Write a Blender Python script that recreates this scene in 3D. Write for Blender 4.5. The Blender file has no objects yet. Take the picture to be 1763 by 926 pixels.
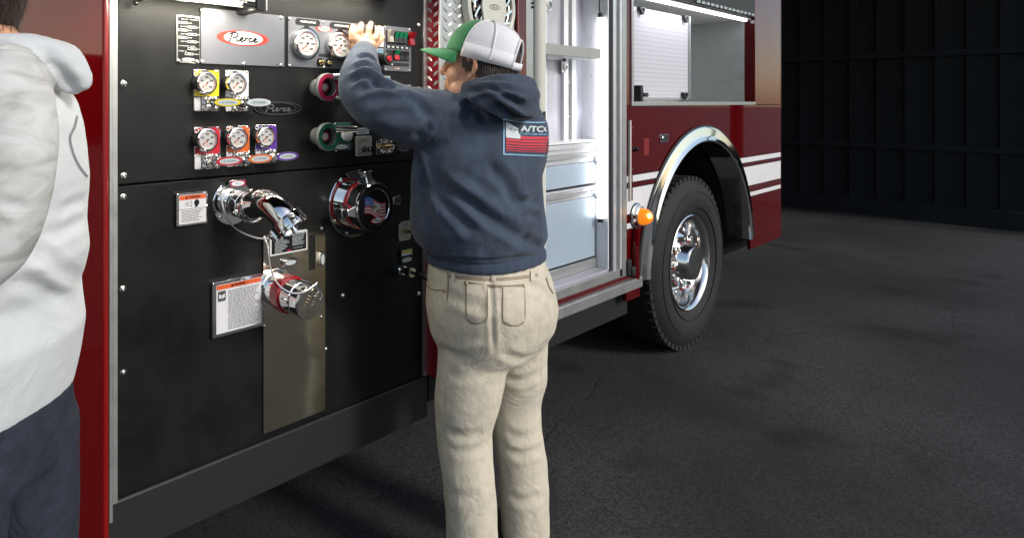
import bpy, bmesh, math, random
import numpy as np
from mathutils import Vector, Matrix
random.seed(7); np.random.seed(7)
SC = bpy.context.scene
COL = SC.collection
R = math.radians

# ------------------------------------------------------------------ camera
CAM = Vector((0.0, -1.63, 1.525)); YAW = R(39.7)
FPX, CX, CY, PW, PH = 1080.0, 600.0, 175.0, 1763.0, 926.0
cam = bpy.data.cameras.new('camera'); camo = bpy.data.objects.new('camera', cam); COL.objects.link(camo)
camo.location = CAM; camo.rotation_euler = (R(90), 0, -YAW)
cam.sensor_width = 36; cam.lens = 36 * FPX / PW
cam.shift_x = (PW / 2 - CX) / PW; cam.shift_y = (CY - PH / 2) / PW
cam.clip_start = 0.05; cam.clip_end = 2000
SC.camera = camo
# ------------------------------------------------------------------ sky, sun, exposure
world = bpy.data.worlds.new('World'); SC.world = world; world.use_nodes = True
wn = world.node_tree; bgn = wn.nodes['Background']
sky = wn.nodes.new('ShaderNodeTexSky'); sky.sky_type = 'NISHITA'; sky.sun_disc = False
SUN_EL, SUN_AZ = R(30), R(168)          # azimuth clockwise from +Y
sky.sun_elevation = SUN_EL; sky.sun_rotation = SUN_AZ; sky.air_density = 1.0; sky.dust_density = 1.2; sky.ozone_density = 1.0
wn.links.new(sky.outputs[0], bgn.inputs[0]); bgn.inputs[1].default_value = 0.12
sun = bpy.data.lights.new('sun', 'SUN'); suno = bpy.data.objects.new('sun', sun); COL.objects.link(suno)
sun.energy = 1.5; sun.angle = R(12); sun.color = (1.0, 0.95, 0.88)
sd = Vector((math.sin(SUN_AZ) * math.cos(SUN_EL), math.cos(SUN_AZ) * math.cos(SUN_EL), math.sin(SUN_EL)))
suno.rotation_euler = (-sd).to_track_quat('-Z', 'Y').to_euler()
SC.view_settings.view_transform = 'Standard'; SC.view_settings.look = 'None'
SC.view_settings.gamma = 1.0; SC.view_settings.use_curve_mapping = False
SC.view_settings.exposure = 0.47

# ------------------------------------------------------------------ measuring helper: photo measurement -> point on the plane Y
def at(px, py, Y=0.0):
    a = math.atan((px - CX) / FPX) + YAW
    D = Y - CAM.y
    X = D * math.tan(a)
    Z = X * math.sin(YAW) + D * math.cos(YAW)
    return Vector((X, Y, CAM.z + (CY - py) * Z / FPX))
def PX(px, Y=0.0): return at(px, CY, Y).x
def scale_at(px, Y=0.0):
    p = at(px, CY, Y); return FPX / (p.x * math.sin(YAW) + (Y - CAM.y) * math.cos(YAW))
def rect(x0, x1, yt, yb, Y=0.0):
    xm = (x0 + x1) / 2
    return PX(x0, Y), PX(x1, Y), at(xm, yb, Y).z, at(xm, yt, Y).z      # X0 X1 Z0 Z1

# ------------------------------------------------------------------ materials
MATS = {}
def mat(name, col, rough=0.5, metal=0.0, coat=0.0, noise=0.0, nscale=8.0, bump=0.0, bscale=60.0, spec=0.5,
        emit=None, estr=0.0, rnoise=0.0, col2=None, stretch=None, sheen=0.0, trans=0.0, sub=0.0, wrinkle=None):
    m = bpy.data.materials.new(name); m.use_nodes = True; nt = m.node_tree; b = nt.nodes['Principled BSDF']
    b.inputs['Base Color'].default_value = (*col, 1); b.inputs['Roughness'].default_value = rough
    b.inputs['Metallic'].default_value = metal; b.inputs['Coat Weight'].default_value = coat
    b.inputs['Coat Roughness'].default_value = 0.03; b.inputs['Specular IOR Level'].default_value = spec
    if sheen: b.inputs['Sheen Weight'].default_value = sheen; b.inputs['Sheen Roughness'].default_value = 0.5
    if trans: b.inputs['Transmission Weight'].default_value = trans
    if sub: b.inputs['Subsurface Weight'].default_value = sub; b.inputs['Subsurface Radius'].default_value = (0.02, 0.008, 0.004)
    if emit: b.inputs['Emission Color'].default_value = (*emit, 1); b.inputs['Emission Strength'].default_value = estr
    if noise or bump or rnoise:
        tc = nt.nodes.new('ShaderNodeTexCoord'); mp = nt.nodes.new('ShaderNodeMapping')
        nt.links.new(tc.outputs['Object'], mp.inputs[0])
        if stretch: mp.inputs['Scale'].default_value = stretch
    if noise or rnoise:
        n = nt.nodes.new('ShaderNodeTexNoise'); n.inputs['Scale'].default_value = nscale; n.inputs['Detail'].default_value = 6
        n.inputs['Roughness'].default_value = 0.62
        nt.links.new(mp.outputs[0], n.inputs[0])
        if noise:
            mx = nt.nodes.new('ShaderNodeMix'); mx.data_type = 'RGBA'
            c2 = col2 if col2 else tuple(min(1, c * (1 + noise)) for c in col)
            c1 = tuple(c * (1 - noise) for c in col) if not col2 else col
            mx.inputs[6].default_value = (*c1, 1); mx.inputs[7].default_value = (*c2, 1)
            rp = nt.nodes.new('ShaderNodeMapRange'); rp.inputs[1].default_value = 0.3; rp.inputs[2].default_value = 0.7
            nt.links.new(n.outputs[0], rp.inputs[0]); nt.links.new(rp.outputs[0], mx.inputs[0])
            nt.links.new(mx.outputs[2], b.inputs['Base Color'])
        if rnoise:
            rr = nt.nodes.new('ShaderNodeMapRange'); rr.inputs[1].default_value = 0.3; rr.inputs[2].default_value = 0.7
            rr.inputs[3].default_value = max(0.02, rough - rnoise); rr.inputs[4].default_value = rough + rnoise
            nt.links.new(n.outputs[0], rr.inputs[0]); nt.links.new(rr.outputs[0], b.inputs['Roughness'])
    if bump:
        n2 = nt.nodes.new('ShaderNodeTexNoise'); n2.inputs['Scale'].default_value = bscale; n2.inputs['Detail'].default_value = 3
        nt.links.new(mp.outputs[0], n2.inputs[0])
        bp = nt.nodes.new('ShaderNodeBump'); bp.inputs['Strength'].default_value = bump; bp.inputs['Distance'].default_value = 0.002
        nt.links.new(n2.outputs[0], bp.inputs['Height']); nt.links.new(bp.outputs[0], b.inputs['Normal'])
    if wrinkle:                                # small creases of cloth: (strength, scale)
        n3 = nt.nodes.new('ShaderNodeTexNoise'); n3.inputs['Scale'].default_value = wrinkle[1]; n3.inputs['Detail'].default_value = 4; n3.inputs['Distortion'].default_value = 1.2
        nt.links.new(mp.outputs[0], n3.inputs[0])
        b3 = nt.nodes.new('ShaderNodeBump'); b3.inputs['Strength'].default_value = wrinkle[0]; b3.inputs['Distance'].default_value = 0.012
        nt.links.new(n3.outputs[0], b3.inputs['Height']); nt.links.new(b3.outputs[0], bp.inputs['Normal'])
    MATS[name] = m
    return m
mat('panel_black', (0.0056, 0.0058, 0.0061), 0.46, spec=0.3, noise=0.35, nscale=5, bump=0.25, bscale=420, rnoise=0.13)
mat('chrome', (0.80, 0.79, 0.77), 0.07, 1.0, rnoise=0.03, nscale=12)
mat('chrome_satin', (0.66, 0.65, 0.62), 0.22, 1.0, rnoise=0.06, nscale=20)
mat('steel', (0.60, 0.59, 0.56), 0.28, 1.0, noise=0.12, nscale=30, rnoise=0.08, stretch=(1, 1, 0.06))
mat('stainless_mirror', (0.62, 0.57, 0.46), 0.12, 1.0, rnoise=0.04, nscale=6)  # brown tint in the metal stands in for mirrored brown surroundings
mat('aluminium', (0.46, 0.47, 0.46), 0.42, 0.75, noise=0.08, nscale=14, rnoise=0.06)
mat('aluminium_scuffed', (0.47, 0.46, 0.50), 0.5, 0.5, noise=0.10, nscale=70, bump=0.2, bscale=150)
mat('grey_plate', (0.17, 0.175, 0.198), 0.36, 0.35, noise=0.06, nscale=9, rnoise=0.05)
mat('red_paint', (0.080, 0.0008, 0.0014), 0.5, spec=0.0, coat=1.0, noise=0.05, nscale=3)
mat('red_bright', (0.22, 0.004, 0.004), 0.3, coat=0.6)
mat('red_enamel', (0.30, 0.008, 0.012), 0.22, coat=0.7, noise=0.12, nscale=20)
mat('white_print', (0.74, 0.74, 0.71), 0.5, spec=0.3)
mat('dial_white', (0.56, 0.56, 0.54), 0.5, spec=0.3)
mat('white_paint', (0.74, 0.74, 0.75), 0.35, noise=0.04, nscale=10)
mat('cream_paint', (0.62, 0.61, 0.54), 0.4, noise=0.05, nscale=6)
mat('black_print', (0.010, 0.010, 0.011), 0.6, spec=0.2)
mat('black_gloss', (0.010, 0.010, 0.011), 0.15, coat=0.4)
mat('black_plastic', (0.016, 0.016, 0.017), 0.5, bump=0.2, bscale=300)
mat('void_black', (0.004, 0.004, 0.004), 0.8)
mat('logo_red', (0.62, 0.035, 0.02), 0.4)
mat('print_grey', (0.09, 0.09, 0.10), 0.6, spec=0.2)
mat('orange_print', (0.75, 0.12, 0.03), 0.45)
mat('tag_yellow', (0.72, 0.58, 0.01), 0.35, noise=0.06)
mat('tag_white', (0.66, 0.70, 0.72), 0.35, noise=0.04)
mat('tag_red', (0.52, 0.012, 0.03), 0.35, noise=0.06)
mat('tag_orange', (0.68, 0.13, 0.02), 0.35, noise=0.06)
mat('tag_purple', (0.11, 0.03, 0.33), 0.35, noise=0.06)
mat('tag_green', (0.005, 0.11, 0.06), 0.35, noise=0.06)
mat('tag_crimson', (0.36, 0.01, 0.06), 0.35, noise=0.06)
mat('tag_blue', (0.02, 0.28, 0.62), 0.4)
mat('tag_pale', (0.50, 0.56, 0.56), 0.4, noise=0.05)
mat('plate_putty', (0.40, 0.41, 0.36), 0.42, 0.3, noise=0.08, nscale=25)
mat('switch_green', (0.005, 0.22, 0.09), 0.4)
mat('switch_grey', (0.30, 0.28, 0.24), 0.45)
mat('flag_blue', (0.03, 0.08, 0.30), 0.4)
mat('flag_red', (0.45, 0.03, 0.04), 0.4)
mat('flag_cream', (0.62, 0.58, 0.50), 0.4)
mat('eagle_brown', (0.16, 0.13, 0.08), 0.5, noise=0.4, nscale=60)
mat('tread_steel', (0.50, 0.50, 0.49), 0.34, 0.8, rnoise=0.08, nscale=30)
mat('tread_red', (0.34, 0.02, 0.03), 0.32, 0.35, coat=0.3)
mat('tread_diamond', (0.86, 0.85, 0.82), 0.3, 0.75)
mat('aluminium_bright', (0.66, 0.66, 0.68), 0.32, 0.45, noise=0.05, nscale=20)
mat('wheel_alloy', (0.82, 0.80, 0.77), 0.14, 1.0, rnoise=0.04, nscale=10)
mat('drawer_face', (0.42, 0.51, 0.60), 0.4, 0.25, noise=0.03, nscale=5)
mat('tyre', (0.010, 0.010, 0.010), 0.75, noise=0.3, nscale=15, bump=0.3, bscale=120)
mat('led_white', (0.9, 0.9, 0.9), 0.4, emit=(0.92, 0.95, 1.0), estr=4.5)
mat('led_warm', (0.9, 0.9, 0.85), 0.4, emit=(1.0, 0.93, 0.75), estr=22)
mat('amber_lens', (0.85, 0.20, 0.01), 0.12, coat=0.6, emit=(1.0, 0.26, 0.01), estr=0.55)
mat('amber_core', (1, 0.6, 0.1), 0.2, emit=(1.0, 0.55, 0.08), estr=6)
mat('brass', (0.62, 0.48, 0.24), 0.22, 1.0)
mat('concrete', (0.075, 0.072, 0.07), 0.85, noise=0.2, nscale=2, bump=0.3, bscale=60)
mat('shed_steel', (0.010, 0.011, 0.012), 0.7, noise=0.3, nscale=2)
mat('brick_far', (0.06, 0.035, 0.03), 0.8, noise=0.3, nscale=3)
mat('door_far', (0.22, 0.21, 0.20), 0.6)
mat('skin', (0.64, 0.34, 0.21), 0.45, noise=0.16, nscale=26, bump=0.12, bscale=300, sub=0.12)
mat('hair', (0.030, 0.018, 0.012), 0.55, noise=0.5, nscale=90, bump=0.8, bscale=220, stretch=(1, 1, 0.3))
mat('cap_green', (0.012, 0.22, 0.065), 0.75, noise=0.10, nscale=40, bump=0.4, bscale=700, sheen=0.2)
mat('cap_white', (0.80, 0.79, 0.83), 0.8, noise=0.05, nscale=60, bump=0.3, bscale=500)
mat('navy_fleece', (0.041, 0.059, 0.092), 0.92, noise=0.28, nscale=14, bump=0.5, bscale=520, sheen=0.12, wrinkle=(0.45, 15))
mat('navy_rib', (0.040, 0.058, 0.094), 0.92, noise=0.15, nscale=30, bump=0.5, bscale=400, sheen=0.1)
mat('print_red', (0.60, 0.045, 0.07), 0.7, noise=0.12, nscale=60)
mat('print_pale', (0.62, 0.68, 0.70), 0.7, noise=0.06, nscale=60)
mat('print_sky', (0.26, 0.47, 0.66), 0.7, noise=0.1, nscale=60)
mat('khaki', (0.62, 0.56, 0.44), 0.85, noise=0.10, nscale=30, bump=0.35, bscale=500, sheen=0.15, wrinkle=(0.5, 16))
mat('khaki_thread', (0.24, 0.17, 0.10), 0.8)
mat('denim_dark', (0.02, 0.025, 0.04), 0.85, noise=0.3, nscale=30, bump=0.4, bscale=400, wrinkle=(0.6, 14))
mat('shoe', (0.05, 0.035, 0.025), 0.6, noise=0.3, nscale=20)
mat('white_fleece', (0.62, 0.65, 0.665), 0.9, noise=0.04, nscale=10, bump=0.3, bscale=420, sheen=0.2, wrinkle=(0.4, 12))
mat('seam_grey', (0.22, 0.23, 0.26), 0.85)
mat('gold', (0.75, 0.5, 0.2), 0.2, 1.0)
mat('eye_white', (0.7, 0.68, 0.65), 0.25)
# asphalt: stone grain, worn patches, hairline cracks and a few oil stains
def asphalt_mat():
    m = bpy.data.materials.new('asphalt'); m.use_nodes = True; nt = m.node_tree; b = nt.nodes['Principled BSDF']; L = nt.links.new
    tc = nt.nodes.new('ShaderNodeTexCoord')
    def tex(t, sc, **k):
        n = nt.nodes.new(t); n.inputs['Scale'].default_value = sc; L(tc.outputs['Object'], n.inputs['Vector'])
        for a, v_ in k.items(): n.inputs[a].default_value = v_
        return n
    def mrange(o, a, b_, c, d):
        n = nt.nodes.new('ShaderNodeMapRange'); L(o, n.inputs[0])
        for i, v_ in enumerate((a, b_, c, d)): n.inputs[i + 1].default_value = v_
        return n.outputs[0]
    def mul(x, y):
        n = nt.nodes.new('ShaderNodeMath'); n.operation = 'MULTIPLY'; L(x, n.inputs[0]); L(y, n.inputs[1]); return n.outputs[0]
    st = tex('ShaderNodeTexVoronoi', 140); sc_ = nt.nodes.new('ShaderNodeSeparateColor'); L(st.outputs['Color'], sc_.inputs[0])
    grain = mrange(sc_.outputs[0], 0, 1, .45, 1.9)
    patch = mrange(tex('ShaderNodeTexNoise', .7, Detail=5).outputs[0], .35, .65, .55, 1.5)
    stain = mrange(tex('ShaderNodeTexNoise', 1.6, Detail=2).outputs[0], .58, .68, 1, .35)
    wob = tex('ShaderNodeTexNoise', 2.2, Detail=4); ad = nt.nodes.new('ShaderNodeMixRGB'); ad.inputs[0].default_value = .22; L(tc.outputs['Object'], ad.inputs[1]); L(wob.outputs['Color'], ad.inputs[2])
    cr = nt.nodes.new('ShaderNodeTexVoronoi'); cr.feature = 'DISTANCE_TO_EDGE'; cr.inputs['Scale'].default_value = .9; L(ad.outputs[0], cr.inputs['Vector'])
    crack = mrange(cr.outputs['Distance'], 0.0, .004, .5, 1)
    f = mul(mul(grain, patch), mul(stain, crack))
    mx = nt.nodes.new('ShaderNodeVectorMath'); mx.operation = 'SCALE'; mx.inputs[0].default_value = (.021, .021, .0215); L(f, mx.inputs['Scale']); L(mx.outputs[0], b.inputs['Base Color'])
    b.inputs['Roughness'].default_value = .85
    bp = nt.nodes.new('ShaderNodeBump'); bp.inputs['Strength'].default_value = .7; bp.inputs['Distance'].default_value = .004; L(mul(grain, crack), bp.inputs['Height']); L(bp.outputs[0], b.inputs['Normal'])
    MATS['asphalt'] = m
asphalt_mat()
mat('shelf_grey', (0.37, 0.375, 0.35), 0.45, 0.2, noise=0.05, nscale=8)
# camouflage sleeve: printed cloth, blotches of pale grey
def camo_mat():
    m = bpy.data.materials.new('camouflage_cloth'); m.use_nodes = True; nt = m.node_tree; b = nt.nodes['Principled BSDF']
    b.inputs['Roughness'].default_value = 0.9
    tc = nt.nodes.new('ShaderNodeTexCoord'); mp = nt.nodes.new('ShaderNodeMapping'); mp.inputs['Scale'].default_value = (1, 1, 2.4)
    n = nt.nodes.new('ShaderNodeTexNoise'); n.inputs['Scale'].default_value = 11; n.inputs['Detail'].default_value = 4; n.inputs['Distortion'].default_value = 0.8
    r = nt.nodes.new('ShaderNodeValToRGB'); r.color_ramp.interpolation = 'B_SPLINE'
    e = r.color_ramp.elements; e[0].position = 0.34; e[0].color = (0.40, 0.40, 0.38, 1); e[1].position = 0.40; e[1].color = (0.50, 0.50, 0.48, 1)
    k = e.new(0.50); k.color = (0.58, 0.585, 0.57, 1); k = e.new(0.58); k.color = (0.64, 0.65, 0.65, 1)
    nt.links.new(tc.outputs['Object'], mp.inputs[0]); nt.links.new(mp.outputs[0], n.inputs[0]); nt.links.new(n.outputs[0], r.inputs[0])
    nt.links.new(r.outputs[0], b.inputs['Base Color']); MATS['camouflage_cloth'] = m
camo_mat()
# perforated board: a grid of small punched holes (each about 3 px across)
def peg_mat():
    m = bpy.data.materials.new('perforated_board'); m.use_nodes = True; nt = m.node_tree; b = nt.nodes['Principled BSDF']
    b.inputs['Roughness'].default_value = 0.4; L = nt.links.new
    tc = nt.nodes.new('ShaderNodeTexCoord'); sp = nt.nodes.new('ShaderNodeSeparateXYZ'); L(tc.outputs['Object'], sp.inputs[0])
    def frac(o):
        a = nt.nodes.new('ShaderNodeMath'); a.operation = 'MULTIPLY'; a.inputs[1].default_value = 1 / 0.0254; L(o, a.inputs[0])
        f = nt.nodes.new('ShaderNodeMath'); f.operation = 'FRACT'; L(a.outputs[0], f.inputs[0])
        s = nt.nodes.new('ShaderNodeMath'); s.operation = 'SUBTRACT'; s.inputs[1].default_value = 0.5; L(f.outputs[0], s.inputs[0])
        p = nt.nodes.new('ShaderNodeMath'); p.operation = 'MULTIPLY'; L(s.outputs[0], p.inputs[0]); L(s.outputs[0], p.inputs[1]); return p.outputs[0]
    ad = nt.nodes.new('ShaderNodeMath'); ad.operation = 'ADD'; L(frac(sp.outputs[0]), ad.inputs[0]); L(frac(sp.outputs[2]), ad.inputs[1])
    lt = nt.nodes.new('ShaderNodeMath'); lt.operation = 'LESS_THAN'; lt.inputs[1].default_value = 0.03; L(ad.outputs[0], lt.inputs[0])
    mx = nt.nodes.new('ShaderNodeMix'); mx.data_type = 'RGBA'; mx.inputs[6].default_value = (0.56, 0.545, 0.61, 1); mx.inputs[7].default_value = (0.30, 0.29, 0.33, 1)
    L(lt.outputs[0], mx.inputs[0]); L(mx.outputs[2], b.inputs['Base Color']); MATS['perforated_board'] = m
peg_mat()

# ------------------------------------------------------------------ mesh building
def frame(axis):
    a = Vector(axis).normalized()
    h = Vector((0, 0, 1)) if abs(a.z) < 0.9 else Vector((1, 0, 0))
    u = h.cross(a).normalized(); v = a.cross(u).normalized()
    return a, u, v
class MB:
    def __init__(s): s.v = []; s.f = []; s.m = []; s.k = 0
    def use(s, k): s.k = k; return s
    def add(s, vs, fs):
        o = len(s.v); s.v += [tuple(p) for p in vs]
        for f in fs: s.f.append(tuple(i + o for i in f)); s.m.append(s.k)
        return s
    def box(s, x0, x1, y0, y1, z0, z1):
        return s.add([(x, y, z) for x in (x0, x1) for y in (y0, y1) for z in (z0, z1)],
                     [(0, 1, 3, 2), (4, 6, 7, 5), (0, 4, 5, 1), (2, 3, 7, 6), (0, 2, 6, 4), (1, 5, 7, 3)])
    def prism(s, poly, y0, y1):                    # poly in (x,z); y0 = front (towards the viewer), y1 = back
        n = len(poly)
        a = sum(poly[i][0] * poly[(i + 1) % n][1] - poly[(i + 1) % n][0] * poly[i][1] for i in range(n))
        if a < 0: poly = poly[::-1]
        return s.add([(x, y0, z) for x, z in poly] + [(x, y1, z) for x, z in poly],
                     [tuple(range(n)), tuple(range(2 * n - 1, n - 1, -1))] + [(i + n, (i + 1) % n + n, (i + 1) % n, i) for i in range(n)])
    def sheet(s, poly, y):
        n = len(poly)
        a = sum(poly[i][0] * poly[(i + 1) % n][1] - poly[(i + 1) % n][0] * poly[i][1] for i in range(n))
        if a < 0: poly = poly[::-1]
        return s.add([(x, y, z) for x, z in poly], [tuple(range(n))])
    def lathe(s, prof, org, axis, seg=40, close=False, cap=True):      # prof: (radius, distance along axis)
        a, u, v = frame(axis); org = Vector(org); n = len(prof); vs = []
        for r, t in prof:
            for k in range(seg):
                w = 2 * math.pi * k / seg
                vs.append(org + a * t + (u * math.cos(w) + v * math.sin(w)) * r)
        fs = []
        for i in range(n if close else n - 1):
            j = (i + 1) % n
            for k in range(seg):
                l = (k + 1) % seg
                fs.append((i * seg + k, i * seg + l, j * seg + l, j * seg + k))
        if not close:
            if cap: fs.append(tuple(range(seg - 1, -1, -1)))
            fs.append(tuple((n - 1) * seg + k for k in range(seg)))
        return s.add(vs, fs)
    def cyl(s, a, b, r, seg=20, r2=None):
        a = Vector(a); b = Vector(b); return s.lathe([(r, 0), (r if r2 is None else r2, (b - a).length)], a, b - a, seg)
    def torus(s, org, axis, Rr, r, seg=40, ms=10):
        return s.lathe([(Rr + r * math.cos(2 * math.pi * i / ms), r * math.sin(2 * math.pi * i / ms)) for i in range(ms)], org, axis, seg, True)
    def ball(s, c, r, seg=16, rg=8, sc=(1, 1, 1)):
        vs = []; fs = []; c = Vector(c)
        for i in range(1, rg):
            t = math.pi * i / rg
            for k in range(seg):
                w = 2 * math.pi * k / seg
                vs.append(c + Vector((math.sin(t) * math.cos(w) * r * sc[0], math.sin(t) * math.sin(w) * r * sc[1], math.cos(t) * r * sc[2])))
        top = len(vs); vs.append(c + Vector((0, 0, r * sc[2]))); vs.append(c - Vector((0, 0, r * sc[2])))
        for i in range(rg - 2):
            for k in range(seg):
                l = (k + 1) % seg; fs.append((i * seg + k, (i + 1) * seg + k, (i + 1) * seg + l, i * seg + l))
        for k in range(seg):
            l = (k + 1) % seg; fs.append((top, k, l)); fs.append((top + 1, (rg - 2) * seg + l, (rg - 2) * seg + k))
        return s.add(vs, fs)
    def tube(s, pts, r, seg=10, radii=None, ell=None, ref=None):
        pts = [Vector(p) for p in pts]; n = len(pts); vs = []; pu = None
        for i, p in enumerate(pts):
            t = (pts[min(i + 1, n - 1)] - pts[max(i - 1, 0)]).normalized()
            if pu is None:
                h = Vector(ref) if ref else (Vector((0, 0, 1)) if abs(t.z) < 0.9 else Vector((1, 0, 0)))
                pu = (h - t * h.dot(t)).normalized()
            else: pu = (pu - t * pu.dot(t)).normalized()
            w_ = t.cross(pu); rr = radii[i] if radii else r; e = ell[i] if ell else 1.0
            for k in range(seg):
                w = 2 * math.pi * k / seg
                vs.append(p + pu * math.cos(w) * rr + w_ * math.sin(w) * rr * e)
        fs = [(i * seg + k, i * seg + (k + 1) % seg, (i + 1) * seg + (k + 1) % seg, (i + 1) * seg + k) for i in range(n - 1) for k in range(seg)]
        fs.append(tuple(range(seg - 1, -1, -1))); fs.append(tuple((n - 1) * seg + k for k in range(seg)))
        return s.add(vs, fs)
    def ribbon(s, pts, w, y):                      # flat stroke in the (x,z) plane
        n = len(pts); vs = []
        for i, p in enumerate(pts):
            q0 = pts[max(i - 1, 0)]; q1 = pts[min(i + 1, n - 1)]
            t = Vector((q1[0] - q0[0], q1[1] - q0[1])); t = t.normalized() if t.length else Vector((1, 0))
            ww = w[i] if isinstance(w, (list, tuple)) else w
            vs.append((p[0] - t.y * ww / 2, y, p[1] + t.x * ww / 2)); vs.append((p[0] + t.y * ww / 2, y, p[1] - t.x * ww / 2))
        return s.add(vs, [(2 * i + 1, 2 * i + 3, 2 * i + 2, 2 * i) for i in range(n - 1)])
    def text(s, body, cx, cz, h, y, width=None, shear=0.0, bold=0.0):
        vs, fs, w, hh = text2d(body, shear, bold)
        k = h / hh; kx = (width / w) if width else k
        return s.add([(cx + (x - w / 2) * kx, y, cz + (z - hh / 2) * k) for x, z in vs], fs)
    def build(s, name, mats, parent=None, bevel=0.0, smooth=True, angle=35, **props):
        me = bpy.data.meshes.new(name); me.from_pydata(s.v, [], s.f); me.update()
        if isinstance(mats, str): mats = [mats]
        for m in mats: me.materials.append(MATS[m])
        if len(mats) > 1: me.polygons.foreach_set('material_index', s.m)
        if smooth:
            me.polygons.foreach_set('use_smooth', [True] * len(me.polygons)); me.set_sharp_from_angle(angle=R(angle))
        return link(name, me, parent, bevel, **props)
def link(name, me, parent=None, bevel=0.0, **props):
    o = bpy.data.objects.new(name, me); COL.objects.link(o); o.parent = parent
    if bevel:
        b = o.modifiers.new('bevel', 'BEVEL'); b.width = bevel; b.segments = 2; b.limit_method = 'ANGLE'; b.angle_limit = R(40)
    for k, v in props.items(): o[k] = v
    return o
def empty(name, loc, **props):
    o = bpy.data.objects.new(name, None); COL.objects.link(o); o.location = loc
    for k, v in props.items(): o[k] = v
    return o
TCACHE = {}
def text2d(body, shear=0.0, bold=0.0):
    key = (body, shear, bold)
    if key in TCACHE: return TCACHE[key]
    cu = bpy.data.curves.new('lettering', 'FONT'); cu.body = body; cu.size = 1; cu.shear = shear; cu.offset = bold; cu.resolution_u = 3
    o = bpy.data.objects.new('lettering', cu); COL.objects.link(o)
    dg = bpy.context.evaluated_depsgraph_get(); dg.update()
    me = o.evaluated_get(dg).to_mesh()
    vs = [(v.co.x, v.co.y) for v in me.vertices]; fs = []
    for p in me.polygons:
        ix = tuple(p.vertices)
        a = sum(vs[ix[i]][0] * vs[ix[(i + 1) % len(ix)]][1] - vs[ix[(i + 1) % len(ix)]][0] * vs[ix[i]][1] for i in range(len(ix)))
        fs.append(ix if a > 0 else ix[::-1])
    o.evaluated_get(dg).to_mesh_clear(); bpy.data.objects.remove(o); bpy.data.curves.remove(cu)
    x0 = min(v[0] for v in vs); x1 = max(v[0] for v in vs); y0 = min(v[1] for v in vs); y1 = max(v[1] for v in vs)
    out = ([(x - x0, y - y0) for x, y in vs], fs, x1 - x0, y1 - y0)
    TCACHE[key] = out
    return out
def oval(cx, cz, rx, rz, n=40): return [(cx + rx * math.cos(2 * math.pi * i / n), cz + rz * math.sin(2 * math.pi * i / n)) for i in range(n)]
def rrect(x0, x1, z0, z1, r, n=4):
    out = []
    for cx, cz, a in ((x1 - r, z1 - r, 0), (x0 + r, z1 - r, 90), (x0 + r, z0 + r, 180), (x1 - r, z0 + r, 270)):
        for i in range(n + 1):
            w = R(a + 90 * i / n); out.append((cx + r * math.cos(w), cz + r * math.sin(w)))
    return out
def catmull(pts, n=8):
    out = []; P = [Vector(p) for p in pts]
    for i in range(len(P) - 1):
        a = P[max(i - 1, 0)]; b = P[i]; c = P[i + 1]; d = P[min(i + 2, len(P) - 1)]
        for k in range(n):
            t = k / n
            out.append(0.5 * ((2 * b) + (c - a) * t + (2 * a - 5 * b + 4 * c - d) * t * t + (3 * b - a - 3 * c + d) * t ** 3))
    out.append(P[-1]); return out
# brush-script lettering of the oval emblem, drawn stroke by stroke in a 6.2 x 2 box
SCRIPT = [[(.10, .05), (.30, .35), (.62, 1.25), (.80, 1.72)],
          [(.28, 1.38), (.50, 1.72), (1.10, 1.95), (1.62, 1.80), (1.66, 1.38), (1.25, 1.02), (.78, .92)],
          [(1.62, .95), (1.50, .55), (1.56, .28), (1.80, .32), (2.02, .55)], [(1.76, 1.28), (1.84, 1.40)],
          [(2.02, .58), (2.42, .70), (2.62, .95), (2.42, 1.06), (2.18, .85), (2.16, .48), (2.40, .28), (2.72, .42), (2.92, .62)],
          [(2.92, .96), (3.02, .80), (2.88, .30)], [(2.96, .66), (3.20, .94), (3.46, .98), (3.52, .86)],
          [(4.22, .90), (4.00, 1.02), (3.72, .86), (3.64, .52), (3.84, .28), (4.14, .36), (4.38, .56)],
          [(4.38, .56), (4.76, .68), (4.98, .92), (4.80, 1.05), (4.54, .86), (4.50, .50), (4.74, .27), (5.08, .38), (5.30, .58)]]
def script(mb, cx, cz, w, h, y, k=1.0):
    sx = w / 5.3; sz = h / 1.95
    for st in SCRIPT:
        p = catmull(st, 5); p = [(cx + (q[0] - 2.7) * sx, cz + (q[1] - 0.95) * sz) for q in p]
        mb.ribbon(p, 0.27 * (sx + sz) / 2 * k, y)
def emblem(mb, cx, cz, w, h, y, ks=(0, 1, 2), inner=0.75):
    if ks[0] is not None: mb.use(ks[0]).sheet(oval(cx, cz, w / 2, h / 2), y)
    mb.use(ks[1]).sheet(oval(cx + w * 0.005, cz, w / 2 * inner, h / 2 * 0.86), y - 0.0006)
    mb.use(ks[2]); script(mb, cx, cz, w * inner * 0.78, h * 0.64, y - 0.0012)
def print_lines(mb, x0, x1, z0, z1, n, y, fill=0.45, seed=1, ragged=0.35):   # lines of print too small to read
    rnd = random.Random(seed); dz = (z1 - z0) / n
    for i in range(n):
        z = z1 - (i + 0.5) * dz; x = x0; xe = x1 - (x1 - x0) * ragged * rnd.random()
        while x < xe:
            w = min((x1 - x0) * (0.04 + 0.10 * rnd.random()), xe - x)
            mb.sheet([(x, z - dz * fill / 2), (x + w, z - dz * fill / 2), (x + w, z + dz * fill / 2), (x, z + dz * fill / 2)], y)
            x += w + (x1 - x0) * 0.018
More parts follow.
